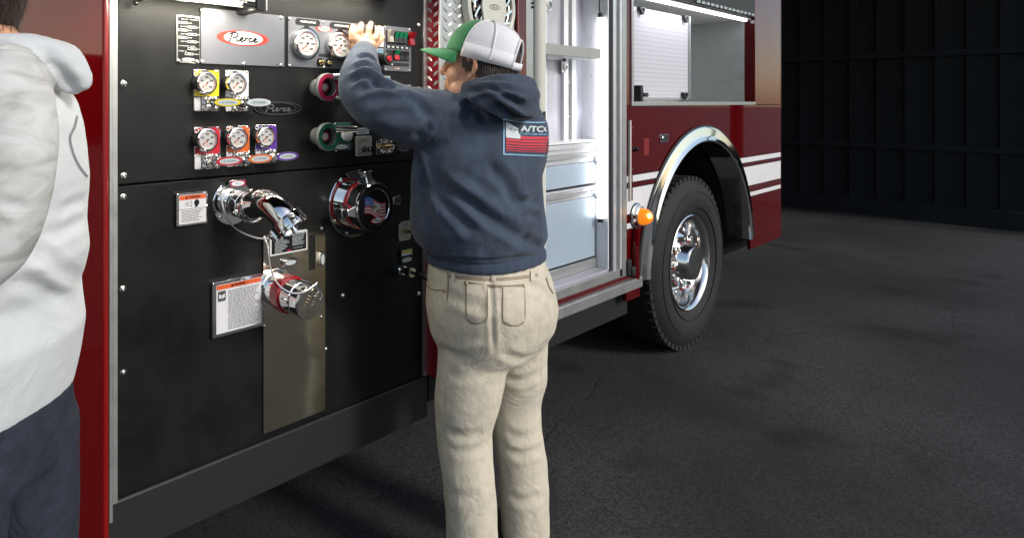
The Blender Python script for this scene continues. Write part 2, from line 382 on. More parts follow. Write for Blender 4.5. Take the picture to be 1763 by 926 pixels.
# ================================================================== THE FIRE TRUCK
truck = empty('fire_truck', (0, 0, 0), label='red fire truck with black pump panel and lit open side compartments', category='fire truck')
PXL, PXR = PX(203), PX(727)
ZTOP, ZBOT = 2.45, 0.50
ZS = at(470, 297).z                                              # seam between the two panel sheets
up = MB().box(PXL, PXR, 0, 0.02, ZS + 0.0025, ZTOP).build('pump_panel', 'panel_black', truck, 0.002, label='upper black textured pump panel sheet with gauges')
lo = MB().box(PXL, PXR, 0.001, 0.021, ZBOT, ZS - 0.0025).build('pump_panel', 'panel_black', truck, 0.002, label='lower black textured pump panel sheet with hose outlets')
MB().box(PXL, PXR, 0.022, 0.03, ZBOT, ZTOP).build('backing_sheet', 'void_black', truck)
bolt_me = MB().lathe([(0.0105, 0), (0.0105, 0.0015), (0.0085, 0.002), (0.0078, 0.0045), (0.0052, 0.007), (0.003, 0.0075), (0.0028, 0.006)], (0, 0, 0), (0, -1, 0), 14)
bolt_src = bolt_me.build('bolt', 'chrome', truck); bolt_data = bolt_src.data; bpy.data.objects.remove(bolt_src)
def bolt(p, s, parent):
    o = bpy.data.objects.new('bolt', bolt_data); COL.objects.link(o); o.parent = parent; o.location = p; o.scale = (s, s, s); return o
for px, py in ((213, 145), (213, 303), (721, 43.5), (721, 153), (721, 262)): bolt(at(px, py), 0.85, up)
for px, py in ((212, 339.5), (211, 497.5), (728 - 7, 505), (590, 508), (212, 640), (560, 600)): bolt(at(px, py, 0.001), 0.85, lo)

# ---- cab side left of the panel, rolled edge and steel corner strip
XC = PX(183)
mb = MB(); pr = []
for i in range(9):
    w = R(90 * i / 8); pr.append((XC - 0.018 + 0.018 * math.sin(w), -0.03 + 0.018 - 0.018 * math.cos(w)))
prof = [(-3.2, -0.03)] + pr + [(XC, 0.05), (-3.2, 0.05)]
n = len(prof); vs = [(x, y, z) for z in (0.42, 2.9) for x, y in prof]
mb.add(vs, [(i, (i + 1) % n, n + (i + 1) % n, n + i) for i in range(n)] + [tuple(range(n - 1, -1, -1)), tuple(range(n, 2 * n))])
cab = mb.build('cab_side', 'red_paint', truck, angle=50, label='glossy red cab side left of the pump panel')
# bead in brighter red: highlight of the rolled cab edge put into colour
MB().tube([(XC - 0.012, -0.026, 0.43), (XC - 0.012, -0.026, 2.88)], 0.009, 12).build('edge_highlight', 'red_bright', cab)
MB().box(PX(185.2), PX(192), -0.012, 0.02, 0.45, 2.9).box(PX(192.3), PXL - 0.001, -0.004, 0.02, 0.45, 2.9).build('corner_trim', 'aluminium', truck, 0.002, label='brushed steel strip between red cab and black panel')

# ---- light bar over the panel
yl = -0.10
a = at(238, -6, yl); b = at(440, 8, yl)
X0, X1 = PX(232, yl), PX(436, yl); zl = at(330, 3, yl).z
hood = MB().prism([(X0, zl + .012), (X1, zl + .012), (X1, zl + .06), (X0, zl + .06)], -0.115, 0.0).build('panel_light', 'steel', truck, 0.003, label='lit work light bar over the pump panel')
for k in range(9):
    xx = X0 + 0.03 + (X1 - X0 - 0.06) * k / 8.6
    MB().box(xx, xx + 0.03, -0.105, -0.075, zl + 0.004, zl + 0.0115).build('lamp_lens', 'led_warm', hood, 0.002)
MB().box(PX(436, yl), PX(452, yl), -0.118, 0.0, zl - 0.008, zl + 0.08).box(PX(424, yl) - .02, PX(436, yl) - .001, -0.118, -0.1, zl + 0.0, zl + .011).build('end_bracket', 'black_plastic', hood, 0.003)
MB().box(PX(452.3, yl), PX(455.5, yl), -0.116, 0.0, zl - 0.006, zl + 0.08).build('end_cap', 'steel', hood, 0.001)
MB().tube([at(234, 6, -0.03), at(240, 2, -.03), at(256, -8, -.03)], 0.004, 8).ball(at(234, 6, -.03), 0.007).build('bracket_arm', 'black_gloss', hood)
la = bpy.data.lights.new('panel_light_glow', 'AREA'); la.shape = 'RECTANGLE'; la.size = X1 - X0; la.size_y = 0.03; la.energy = 1.1; la.color = (1, .93, .78)
lao = bpy.data.objects.new('panel_light_glow', la); COL.objects.link(lao); lao.location = ((X0 + X1) / 2, -0.09, zl - 0.002); lao.parent = hood
lao.rotation_euler = (R(12), 0, 0)

X2, X3 = PX(478, yl), PX(700, yl); z2 = zl + .085          # its twin a step higher to the right
hood2_ = MB().prism([(X2, z2 + .012), (X3, z2 + .012), (X3, z2 + .06), (X2, z2 + .06)], -0.115, 0.0).build('panel_light', 'steel', truck, 0.003)
for k in range(9):
    xx = X2 + 0.03 + (X3 - X2 - 0.06) * k / 8.6
    MB().box(xx, xx + 0.03, -0.105, -0.075, z2 + 0.004, z2 + 0.0115).build('lamp_lens', 'led_warm', hood2_, 0.002)
la = bpy.data.lights.new('panel_light_glow', 'AREA'); la.shape = 'RECTANGLE'; la.size = X3 - X2; la.size_y = 0.03; la.energy = 1.6; la.color = (1, .93, .78)
lao = bpy.data.objects.new('panel_light_glow', la); COL.objects.link(lao); lao.location = ((X2 + X3) / 2, -0.09, z2 - 0.002); lao.parent = hood2_
lao.rotation_euler = (R(-8), 0, 0)
# ---- pump rating plate
x0, x1, z0, z1 = rect(303, 343.5, 27.5, 109)
dp = MB().prism(rrect(x0, x1, z0, z1, 0.004), -0.003, 0).build('rating_plate', 'steel', truck, 0.001, label='narrow black rating plate with white print')
mb = MB().use(0).sheet(rrect(x0 + .004, x1 - .002, z0 + .004, z1 - .004, .003), -0.0036).use(1)
W = x1 - x0; H = z1 - z0
def row(fr, items):
    z = z1 - H * fr
    for kind, u0, u1, t in items:
        cx = x0 + W * (u0 + u1) / 2; w = W * (u1 - u0)
        if kind == 't': mb.use(1).text(t, cx, z, H * 0.019, -0.0042, width=w)
        else:
            mb.use(1)
            for sx in (-1, 1): mb.sheet([(cx + sx * w / 2 - .0004, z - H * .02), (cx + sx * w / 2 + .0004, z - H * .02), (cx + sx * w / 2 + .0004, z + H * .02), (cx + sx * w / 2 - .0004, z + H * .02)], -0.0042)
            for sz in (-1, 1): mb.sheet([(cx - w / 2, z + sz * H * .02 - .0005), (cx + w / 2, z + sz * H * .02 - .0005), (cx + w / 2, z + sz * H * .02 + .0005), (cx - w / 2, z + sz * H * .02 + .0005)], -0.0042)
            if t: mb.text(t, cx, z, H * 0.019, -0.0042, width=w * 0.4)
row(.085, [('t', .20, .48, 'SERIAL NO'), ('t', .55, .92, '708840')])
for k, (fr, q, p_) in enumerate(((.16, '1500', '150 PSI'), (.315, '1050', '200 PSI'), (.47, '750', '250 PSI'))):
    row(fr, [('b', .08, .44, q), ('t', .48, .64, 'GPM')]); row(fr + .08, [('t', .16, .44, p_), ('b', .47, .84, '1640'), ('t', .87, .98, 'RPM')])
row(.645, [('t', .08, .78, 'GOVERNED SPEED')]); row(.70, [('b', .47, .83, '1900'), ('t', .86, .98, 'RPM')])
row(.755, [('t', .09, .42, 'PUMP IN')]); row(.81, [('b', .35, .70, 'GEAR'), ('t', .73, .97, 'DIRECT')])
mb.use(1).sheet(oval(x0 + W * .5, z0 + H * .07, W * .28, H * .036), -0.0042)
mb.use(0); script(mb, x0 + W * .5, z0 + H * .07, W * .30, H * .034, -0.0048)
mb.build('plate_print', ['black_print', 'white_print'], dp)
for u, v in ((.09, .96), (.88, .955), (.10, .035), (.88, .035)): bolt((x0 + W * u, -0.003, z0 + H * v), 0.5, dp)

# ---- grey cover plate with the emblem
x0, x1, z0, z1 = rect(344.5, 488, 21, 113)
cp = MB().prism(rrect(x0, x1, z0, z1, 0.005), -0.006, 0).build('cover_plate', 'grey_plate', truck, 0.0012, label='large grey cover plate with red oval emblem')
for px, py in ((348.5, 17.5), (420, 25), (484, 31), (348.5, 107), (420, 110.5), (484, 112.5)): bolt(at(px, py, -.006), 0.55, cp)
c = at(419, 66.5, -.0062); w = PX(463, -.006) - PX(374, -.006)
mb = MB(); emblem(mb, c.x, c.z, w, 26.0 / scale_at(419), -0.0068); mb.build('emblem', ['logo_red', 'white_print', 'black_print'], cp, label='red and white oval emblem with black script')
mb = MB(); print_lines(mb, PX(473), PX(482), at(478, 113).z, at(478, 111.3).z, 1, -0.0066, .6); mb.build('plate_print', 'black_print', cp)

# ---- gauges
def dial_mesh(big):
    mb = MB().use(0).sheet(oval(0, 0, 1, 1, 48), 0).use(1)
    for i in range(61):
        w = R(225 - 270 * i / 60); r0 = .84 if i % 10 == 0 else (.87 if i % 5 == 0 else .90); t = .010 if i % 10 else .018
        d = Vector((math.cos(w), math.sin(w))); q = Vector((-d.y, d.x)) * t
        mb.sheet([tuple(d * r0 - q), tuple(d * .94 - q), tuple(d * .94 + q), tuple(d * r0 + q)], -0.01)
    for i in range(7 if big else 5):
        w = R(225 - 270 * i / (6 if big else 4))
        mb.text(str(i * 100), math.cos(w) * .62, math.sin(w) * .62, .20 if big else .22, -0.012, bold=.03)
    mb.use(2)
    for (a0, a1, rr) in ((225, -45, .955),):
        pts = [(math.cos(R(a0 + (a1 - a0) * i / 40)) * rr, math.sin(R(a0 + (a1 - a0) * i / 40)) * rr) for i in range(41)]
        mb.ribbon(pts, .025, -0.012)
    mb.use(1).text('PSI', 0, -.28, .10, -.012, bold=.01)
    mb.use(2).ribbon([(math.cos(R(a)) * .72, math.sin(R(a)) * .72) for a in range(232, 309, 6)], .03, -.012)
    mb.text('VAC', .0, -.62, .10, -.014)
    o = mb.build('dial', ['dial_white', 'black_print', 'logo_red'], truck); d = o.data; bpy.data.objects.remove(o); return d
DIAL_B, DIAL_S = dial_mesh(True), dial_mesh(False)
nb = MB().use(0).sheet([(-.70, -.03), (.0, -.055), (.0, .055), (-.70, .03)][::-1], -.06).sheet([(0, -.05), (.2, -.03), (.2, .03), (0, .05)], -.06).use(1).lathe([(.10, .02), (.10, .08), (.07, .10)], (0, 0, 0), (0, -1, 0), 14)
o = nb.build('needle', ['orange_print', 'black_print'], truck); NEEDLE = o.data; bpy.data.objects.remove(o)
def put(data, name, loc, s, parent, roty=0.0):
    o = bpy.data.objects.new(name, data); COL.objects.link(o); o.parent = parent; o.location = loc; o.scale = (s, s, s); o.rotation_euler = (0, roty, 0); return o
def gauge_face(c, r, depth, parent, dial):              # c: centre on the face plane; bezel reaches back by depth
    c = Vector(c)
    MB().lathe([(r * 0.97, 0), (r, .002), (r, depth * .55), (r * 1.02, depth * .6), (r * 1.02, depth * .8), (r * .97, depth), (r * .84, depth * 1.04), (r * .80, depth * .82)], c + Vector((0, depth, 0)), (0, -1, 0), 44, False).build('bezel', 'chrome', parent, angle=30)
    put(dial, 'dial', c + Vector((0, depth * .12, 0)) - Vector((0, depth * .02 , 0)), r * .80, parent)
    put(NEEDLE, 'needle', c - Vector((0, depth * .0 , 0)), r * .80, parent, R(-45 + random.uniform(-3, 3)))

x0, x1, z0, z1 = rect(495, 640, 36.5, 118.5)
gp = MB().prism(rrect(x0, x1, z0, z1, 0.004), -0.005, 0).build('gauge_panel', 'grey_plate', truck, 0.0012, label='grey panel holding the two large master gauges')
for px, py in ((498.5, 33), (557, 38.5), (499, 113.5), (557, 116)): bolt(at(px, py, -.005), 0.5, gp)
for (gx, gy, rr, pillx0, pillx1, pilly, txt) in ((528, 75.5, 27.5, 507, 549, 39, 'MASTER INTAKE'), (585.5, 79, 25.5, 566, 605, 45.5, 'MASTER DISCHARGE')):
    g = at(gx, gy, -.005); s = scale_at(gx); rb = rr / s
    mb = MB().prism(oval(g.x, g.z, rb, rb, 48), -.0075, -.005)
    p0, p1 = PX(pillx0), PX(pillx1); pz = at((pillx0 + pillx1) / 2, pilly).z; hh = 5.2 / s
    mb.prism(rrect(p0, p1, pz - hh, pz + hh, hh * .95), -.0070, -.005).prism([(g.x - .012, g.z + rb * .9), (g.x + .012, g.z + rb * .9), (g.x + .006, pz - hh * .5), (g.x - .006, pz - hh * .5)], -.0066, -.005)
    gg = mb.build('master_gauge', 'black_gloss', truck, 0, label='large round gauge marked ' + txt.lower())
    MB().text(txt, (p0 + p1) / 2, pz, hh * .62, -.0078, width=(p1 - p0) * .62, bold=.015).build('gauge_label', 'white_print', gg)
    gauge_face(at(gx + 1.5, gy, -.03), rb * .9, .024, gg, DIAL_B)
c = at(557.5, 50.5, -.005); mb = MB(); emblem(mb, c.x, c.z, PX(571) - PX(544), 9.5 / scale_at(557), -.0058); mb.build('emblem', ['logo_red', 'white_print', 'black_print'], gp)
c0 = at(551, 108, -.005); c1 = at(565.5, 109, -.005)
tp = MB().prism(rrect(c0.x - .014, c0.x + .014, c0.z - .013, c0.z + .013, .010), -.0072, -.005).prism(rrect(c1.x - .014, c1.x + .014, c1.z - .013, c1.z + .013, .010), -.0072, -.005).prism([(c0.x - .005, c0.z + .020), (c1.x + .005, c0.z + .020), (c1.x + .005, c0.z + .023), (c0.x - .005, c0.z + .023)], -.0062, -.005).prism([(c0.x - .005, c0.z + .026), (c1.x + .005, c0.z + .026), (c1.x + .005, c0.z + .028), (c0.x - .005, c0.z + .028)], -.0062, -.005).build('test_port', 'black_gloss', gp)
for c in (c0, c1): MB().lathe([(.0085, 0), (.0085, .004), (.0065, .005), (.0065, .014), (.005, .015), (.004, .010)], (c.x, -.007, c.z), (0, -1, 0), 8, False).build('test_plug', 'brass', gp)

# ---- display and throttle between gauges and switches
x0, x1, z0, z1 = rect(641, 658, 44, 122)
dm = MB().prism(rrect(x0, x1, z0, z1, .003), -.008, 0).build('governor_display', 'black_plastic', truck, .001, label='pressure governor with white screen and black throttle knob')
W = x1 - x0; H = z1 - z0
MB().prism(rrect(x0 + .004, x1 - .002, z0 + H * .52, z1 - H * .03, .002), -.010, -.008).build('screen', 'white_paint', dm)
MB().prism(rrect(x0 + .003, x1 - .003, z0 + H * .30, z0 + H * .49, .002), -.0095, -.008).build('screen', 'tag_pale', dm)
MB().ribbon([(x0 + W * .2 + W * .7 * t, z0 + H * (.33 + .12 * math.sin(t * 2.6))) for t in [i / 8 for i in range(9)]], .004, -.0102).build('screen_print', 'tag_blue', dm)
c = at(653, 103, -.008)
kn = MB().lathe([(.024, 0), (.024, .004), (.019, .006), (.0195, .03), (.022, .032), (.022, .046), (.019, .05), (.012, .05)], c, (0, -1, 0), 28).build('throttle_knob', 'black_plastic', dm)
MB().lathe([(.0105, 0), (.0105, .004), (.008, .006)], (c.x, c.y - .05, c.z), (0, -1, 0), 20).build('knob_button', 'tag_red', dm)

# ---- switch panel
x0, x1, z0, z1 = rect(659.5, 706, 47, 123.5)
sp = MB().prism(rrect(x0, x1, z0, z1, .003), -.006, 0).build('switch_panel', 'grey_plate', truck, .001, label='grey switch panel with green and red rockers')
W = x1 - x0; H = z1 - z0
for u, v in ((.93, .965), (.05, .965), (.94, .03), (.05, .03)): bolt((x0 + W * u, -.006, z0 + H * v), .42, sp)
MB().box(x0 + W * .05, x0 + W * .90, -.0085, -.006, z0 + H * .60, z0 + H * .90).box(x0 + W * .06, x0 + W * .90, -.0080, -.006, z0 + H * .235, z0 + H * .47).box(x0 + W * .06, x0 + W * .90, -.0075, -.006, z0 + H * .12, z0 + H * .19).box(x0 + W * .06, x0 + W * .9, -.0076, -.006, z0 + H * .50, z0 + H * .575).build('switch_bezel', 'black_plastic', sp, .0005)
def rocker(u, v0, v1, wd, cols, out=.016):
    xa = x0 + W * u; xb = xa + W * wd; za = z0 + H * v0; zb = z0 + H * v1; zm = za + (zb - za) * .5
    mb = MB().use(0).add([(x, y, z) for x in (xa, xb) for (y, z) in ((-.0085, za), (-.0085, zb), (-.0085 - out, zb - .001), (-.0085 - out * .45, zm), (-.0085 - out * .6, za + .001))],
                         [(0, 4, 3, 2, 1), (5, 6, 7, 8, 9), (0, 5, 9, 4), (4, 9, 8, 3), (3, 8, 7, 2), (2, 7, 6, 1)])
    mb.f.reverse(); mb.f.reverse()
    mb.m[-1 - 1] = 1; mb.m[-2] = 1; mb.m[-1] = 1
    if len(cols) > 2: mb.m[-3] = 2
    mb.build('rocker_switch', cols, sp, .0006, smooth=False)
rocker(.10, .63, .91, .15, ['switch_grey', 'switch_grey'], .022)
for u in (.31, .47, .63): rocker(u, .62, .88, .135, ['black_plastic', 'switch_green'])
rocker(.86, .60, .90, .16, ['red_enamel', 'red_enamel'], .026)
rocker(.31, .25, .47, .17, ['black_plastic', 'switch_green', 'tag_red'])
for u in (.54, .74): rocker(u, .25, .46, .14, ['black_plastic', 'black_plastic'], .006)
mb = MB()
for u in (.10, .26, .43, .60, .77): mb.sheet(rrect(x0 + W * u, x0 + W * (u + .085), z0 + H * .518, z0 + H * .558, .001), -.0084)
mb.build('switch_label', 'white_print', sp)
c = Vector((x0 + W * .47, 0, z0 + H * .06)); mb = MB(); emblem(mb, c.x, c.z, W * .26, H * .05, -.0068); mb.build('emblem', ['logo_red', 'white_print', 'black_print'], sp)
MB().sheet(rrect(x0 + W * .25, x0 + W * .30, z0 + H * .135, z0 + H * .165, .001), -.0082).build('switch_label', 'white_print', sp)

# ---- five small discharge gauges with drain handles and oval tags
def discharge(pl, pr_, pt, pb, gx, gy, gr, tx, ty, trx, trz, colour, word, tagtext):
    x0, x1, z0, z1 = rect(pl, pr_, pt, pb); W = x1 - x0; H = z1 - z0; s = scale_at((pl + pr_) / 2)
    base = MB().prism(rrect(x0, x1, z0, z1, .006), -.006, 0).build('discharge_gauge', 'chrome', truck, .001, label=f'small round gauge on {word} plate with {word} oval tag')
    zc = z0 + H * .36
    MB().prism(rrect(x0 + .003, x1 - .003, zc, z1 - .003, .004), -.0072, -.006).build('colour_plate', 'tag_' + colour, base)
    for u in (.10, .88): bolt((x0 + W * u, -.0072, z1 - H * .045), .36, base)
    gauge_face(at(gx, gy, -.040), gr / s, .034, base, DIAL_S)
    # chrome scallop behind the gauge
    g = at(gx - 4, gy, -.0072); MB().lathe([(gr / s * 1.13, 0), (gr / s * 1.10, .003)], g, (0, -1, 0), 40).build('gauge_collar', 'chrome', base)
    # valve block with four bolts
    MB().prism(rrect(x0 + W * .02, x0 + W * .24, z0 + .002, zc - .004, .004), -.0078, -.006).build('valve_cover', 'white_paint', base)
    MB().box(x0 + W * .28, x0 + W * .94, -.014, -.006, z0 + H * .04, zc - H * .03).build('valve_block', 'chrome_satin', base, .002)
    for u in (.36, .76):
        for v in (.07, .295): MB().ball((x0 + W * u, -.016, z0 + H * v), .0085, 12, 8).build('cap_nut', 'chrome', base)
    t = at(tx, ty, -.075); zz = t.z; hx = x0 + W * .42
    MB().lathe([(.010, 0), (.010, .008), (.007, .010), (.007, .03), (.010, .032), (.010, .05), (.006, .053)], (hx, -.010, z0 + H * .185), (0, -1, 0), 8).cyl((x0 + W * .18, -.05, z0 + H * .185), (x0 + W * .55, -.052, z0 + H * .185), .007, 12).build('valve_stem', 'chrome', base, angle=25)
    rx = trx / s / 0.84; rz = trz / s
    MB().tube(catmull([(hx, -.052, z0 + H * .185), (hx + (t.x - rx - hx) * .5, -.060, z0 + H * .185), (t.x - rx * .9, -.073, zz)], 6), .0055, 10).torus((t.x - rx * 1.02, -.075, zz), (0, -1, 0), .008, .0035, 16, 6).build('valve_handle', 'chrome', base)
    MB().prism(oval(t.x, t.z, rx, rz, 36), -.078, -.072).build('oval_tag', 'chrome', base)
    mb = MB().use(0).sheet(oval(t.x, t.z, rx * .96, rz * .9, 36), -.0786).use(1).sheet(oval(t.x, t.z, rx * .74, rz * .60, 36), -.0792).use(2).text(tagtext, t.x, t.z, rz * .34, -.0798, width=rx * .95)
    mb.build('tag_face', ['tag_' + colour, 'tag_pale', 'print_grey'], base)
discharge(332, 376.5, 120.5, 192, 357, 143, 19.0, 391.5, 176.7, 22, 7.4, 'yellow', 'yellow', 'NO.1 DISCHARGE')
discharge(386, 427.3, 122, 192, 409, 144, 18.4, 445, 176.7, 20.5, 7.2, 'white', 'white', 'NO.2 DISCHARGE')
discharge(332.7, 378, 218, 291, 358, 241, 19.5, 394, 277.3, 21.5, 8, 'red', 'red', 'NO.3 DISCHARGE')
discharge(387.7, 428.5, 216.5, 286.5, 411, 238.3, 18.6, 447.3, 273.2, 20.5, 8, 'orange', 'orange', 'NO.4 DISCHARGE')
discharge(437.6, 475.4, 215, 281, 459.6, 236, 17.4, 494, 269, 19, 7.6, 'purple', 'purple', 'NO.5 DISCHARGE')

# ---- black oval badge
c = at(477.5, 187, 0); rx = (PX(518) - PX(437)) / 2; rz = 11.5 / scale_at(477)
bd = MB().prism(oval(c.x, c.z, rx, rz, 48), -.006, 0).build('oval_badge', 'black_gloss', truck, .0015, label='glossy black oval badge with chrome outlined script')
mb = MB(); pts = [(p[0], p[1]) for p in oval(c.x, c.z, rx * .985, rz * .97, 60)]; mb.ribbon(pts + pts[:2], .0011, -.0066)
pts = oval(c.x, c.z, rx * .76, rz * .84, 60); mb.ribbon(pts + pts[:2], .0009, -.0066); script(mb, c.x, c.z, rx * 1.1, rz * 1.1, -.0066, 1.0)
mb.build('badge_outline', 'print_grey', bd)

# ---- two round control valves with coloured face ring and tube handle
def control(bx, by, fx, fy, fr, colour, word, hx0, hy0, hx1, hy1, plate):
    s = scale_at(bx); Yf = -.064
    f = at(fx, fy, Yf); r = fr / scale_at(fx, Yf)
    if plate:
        q = plate; X0, X1, Z0, Z1 = rect(*q)
        pl = MB().prism(rrect(X0, X1, Z0, Z1, .005), -.005, 0).build('valve_plate', 'chrome', truck, .001, label=f'{word} backed plate behind round control valve')
        H = Z1 - Z0
        MB().prism(rrect(X0 + .003, X1 - .003, Z0 + H * .28, Z1 - .003, .004), -.0062, -.005).build('colour_plate', 'tag_' + colour, pl)
        MB().lathe([(.020, 0), (.020, .012), (.017, .014)], (X1 - .024, -.006, Z0 + H * .55), (0, -1, 0), 28).build('small_gauge', 'white_paint', pl)
        MB().prism(oval((X0 + X1) / 2 - .006, Z0 + H * .13, (X1 - X0) * .38, H * .08, 24), -.0075, -.005).build('oval_tag', 'tag_pale', pl)
    body = MB().lathe([(r * .62, -.064), (r * .62, -.05), (r * .5, -.048), (r * .5, -.040), (r * .72, -.036), (r * .78, -.028), (r * .97, -.018), (r * 1.0, -.004), (r * .97, 0), (r * .66, .0005), (r * .64, -.022)], f, (0, -1, 0), 48).build('control_valve', 'aluminium', truck, angle=28, label=f'round silver control valve with {word} face ring')
    MB().lathe([(r * .66, .0012), (r * .93, .0012), (r * .93, .0022), (r * .66, .0022)], f, (0, -1, 0), 48, True).build('face_ring', 'tag_' + colour, body)
    MB().lathe([(r * .645, -.0215), (r * .1, -.0205)], f, (0, -1, 0), 32).build('valve_recess', 'void_black', body)
    put(DIAL_S, 'dial', f + Vector((-.004, .016, 0)), r * .29, body); put(NEEDLE, 'needle', f + Vector((-.004, .015, 0)), r * .29, body, R(-40))
    MB().torus(f + Vector((-.004, .015, 0)), (0, -1, 0), r * .31, .0025, 24, 6).build('bezel', 'red_enamel', body)
    a = at(hx0, hy0, Yf - .006); b = at(hx1, hy1, Yf - .035)
    rr = 5.8 / scale_at(hx1, Yf)
    MB().lathe([(rr, 0), (rr, (b - a).length), (rr * .82, (b - a).length), (rr * .80, (b - a).length - .02), (rr * .1, (b - a).length - .021)], a, b - a, 20).build('tube_handle', 'chrome_satin', body, angle=30)
    return body
control(541, 150, 566, 150.5, 24.5, 'crimson', 'crimson', 573, 133, 612, 132, (577, 596, 142, 172))
control(541, 236, 566.5, 235.8, 24.5, 'green', 'green', 577, 222.5, 614, 223, (574, 603, 211, 259))

# ---- small plates right of the valves
x0, x1, z0, z1 = rect(614, 634.5, 220.5, 231.5); l1 = MB().prism(rrect(x0, x1, z0, z1, .002), -.003, 0).build('instruction_label', 'tag_pale', truck, .0006, label='small pale label above the start button plate')
mb = MB(); print_lines(mb, x0 + .003, x1 - .003, z0 + .003, z1 - .003, 3, -.0036, .4, 3); mb.build('label_print', 'print_grey', l1)
x0, x1, z0, z1 = rect(611.5, 639, 234.5, 268.5); W = x1 - x0; H = z1 - z0
st = MB().prism(rrect(x0, x1, z0, z1, .006), -.005, 0).build('start_plate', 'plate_putty', truck, .001, label='putty grey start plate with two black knobs')
mb = MB().text('TRIDENT', x0 + W * .5, z1 - H * .15, H * .065, -.0056, width=W * .42, bold=.02).text('FIRE PUMP', x0 + W * .46, z1 - H * .26, H * .065, -.0056, width=W * .55, bold=.02).text('PRIME', x0 + W * .2, z0 + H * .35, H * .04, -.0056, width=W * .2, bold=.02)
mb.ribbon([(x0 + W * .19 + W * .09 * math.cos(t), z0 + H * .55 + W * .11 * math.sin(t)) for t in [i * .35 for i in range(17)]], .0012, -.0056)
mb.ribbon([(x0 + W * .10, z0 + H * .18), (x0 + W * .19, z0 + H * .11), (x0 + W * .30, z0 + H * .18)], .004, -.0056).sheet([(x0 + W * .15, z0 + H * .27), (x0 + W * .24, z0 + H * .27), (x0 + W * .195, z0 + H * .19)], -.0056)
mb.build('plate_print', 'print_grey', st)
MB().torus((x0 + W * .47, -.008, z0 + H * .33), (0, -1, 0), .008, .003, 20, 8).build('guard_ring', 'black_plastic', st)
MB().lathe([(.009, 0), (.009, .012), (.007, .015)], (x0 + W * .80, -.005, z0 + H * .33), (0, -1, 0), 18).build('push_button', 'black_gloss', st)
x0, x1, z0, z1 = rect(646, 674, 241, 265.5); W = x1 - x0; H = z1 - z0
dv = MB().box(x0, x1, -.006, 0, z0, z1).box(x0 - .001, x1, -.022, 0, z1 + .001, z1 + .004).build('drain_valve', 'chrome', truck, .0008, label='chrome drain valve block with oval tag')
MB().cyl((x0 + W * .3, -.02, z0 + H * .55), (x0 + W * .72, -.026, z0 + H * .58), .009, 14).build('valve_stem', 'brass', dv)
for u in (.45, .80): MB().ball((x0 + W * u, -.012, z0 + H * .2), .009, 12, 8).ball((x0 + W * u, -.012, z0 + H * .85), .007, 12, 8).build('cap_nut', 'chrome', dv)
MB().cyl((x0 + W * .7, -.025, z0 + H * .5), (x0 + W * 1.05, -.03, z0 + H * .52), .006, 10).build('valve_handle', 'black_gloss', dv)
c = at(675.5, 253.5, -.03); MB().prism(oval(c.x, c.z, .0095, .0095, 20), -.032, -.028).build('round_tag', 'tag_white', dv)
c = at(695, 254.5, -.03); MB().prism(oval(c.x, c.z, .038, .0125, 32), -.034, -.028).build('oval_tag', 'chrome', dv)
MB().use(0).sheet(oval(c.x, c.z, .031, .0085, 32), -.0346).use(1).text('DRAIN', c.x, c.z, .005, -.0352, width=.024).build('tag_face', ['print_grey', 'black_print'], dv)
x0, x1, z0, z1 = rect(655, 671, 131, 160); bl = MB().prism(rrect(x0, x1, z0, z1, .002), -.004, 0).build('instruction_label', 'plate_putty', truck, .0006, label='small label plate with blue print')
MB().sheet(rrect(x0 + .002, x1 - .004, z0 + (z1 - z0) * .62, z1 - .006, .001), -.0046).build('label_print', 'tag_blue', bl)
x0, x1, z0, z1 = rect(676, 706, 146, 166); bl = MB().prism(rrect(x0, x1, z0, z1, .003), -.006, 0).build('instruction_label', 'chrome_satin', truck, .001, label='small metal plate with red warning strip')
MB().use(0).sheet(rrect(x0 + .004, x1 - .004, z0 + .004, z1 - .012, .001), -.0066).use(1).sheet(rrect(x0 + .005, x1 - .005, z1 - .024, z1 - .016, .001), -.0072).build('label_print', ['white_print', 'logo_red'], bl)

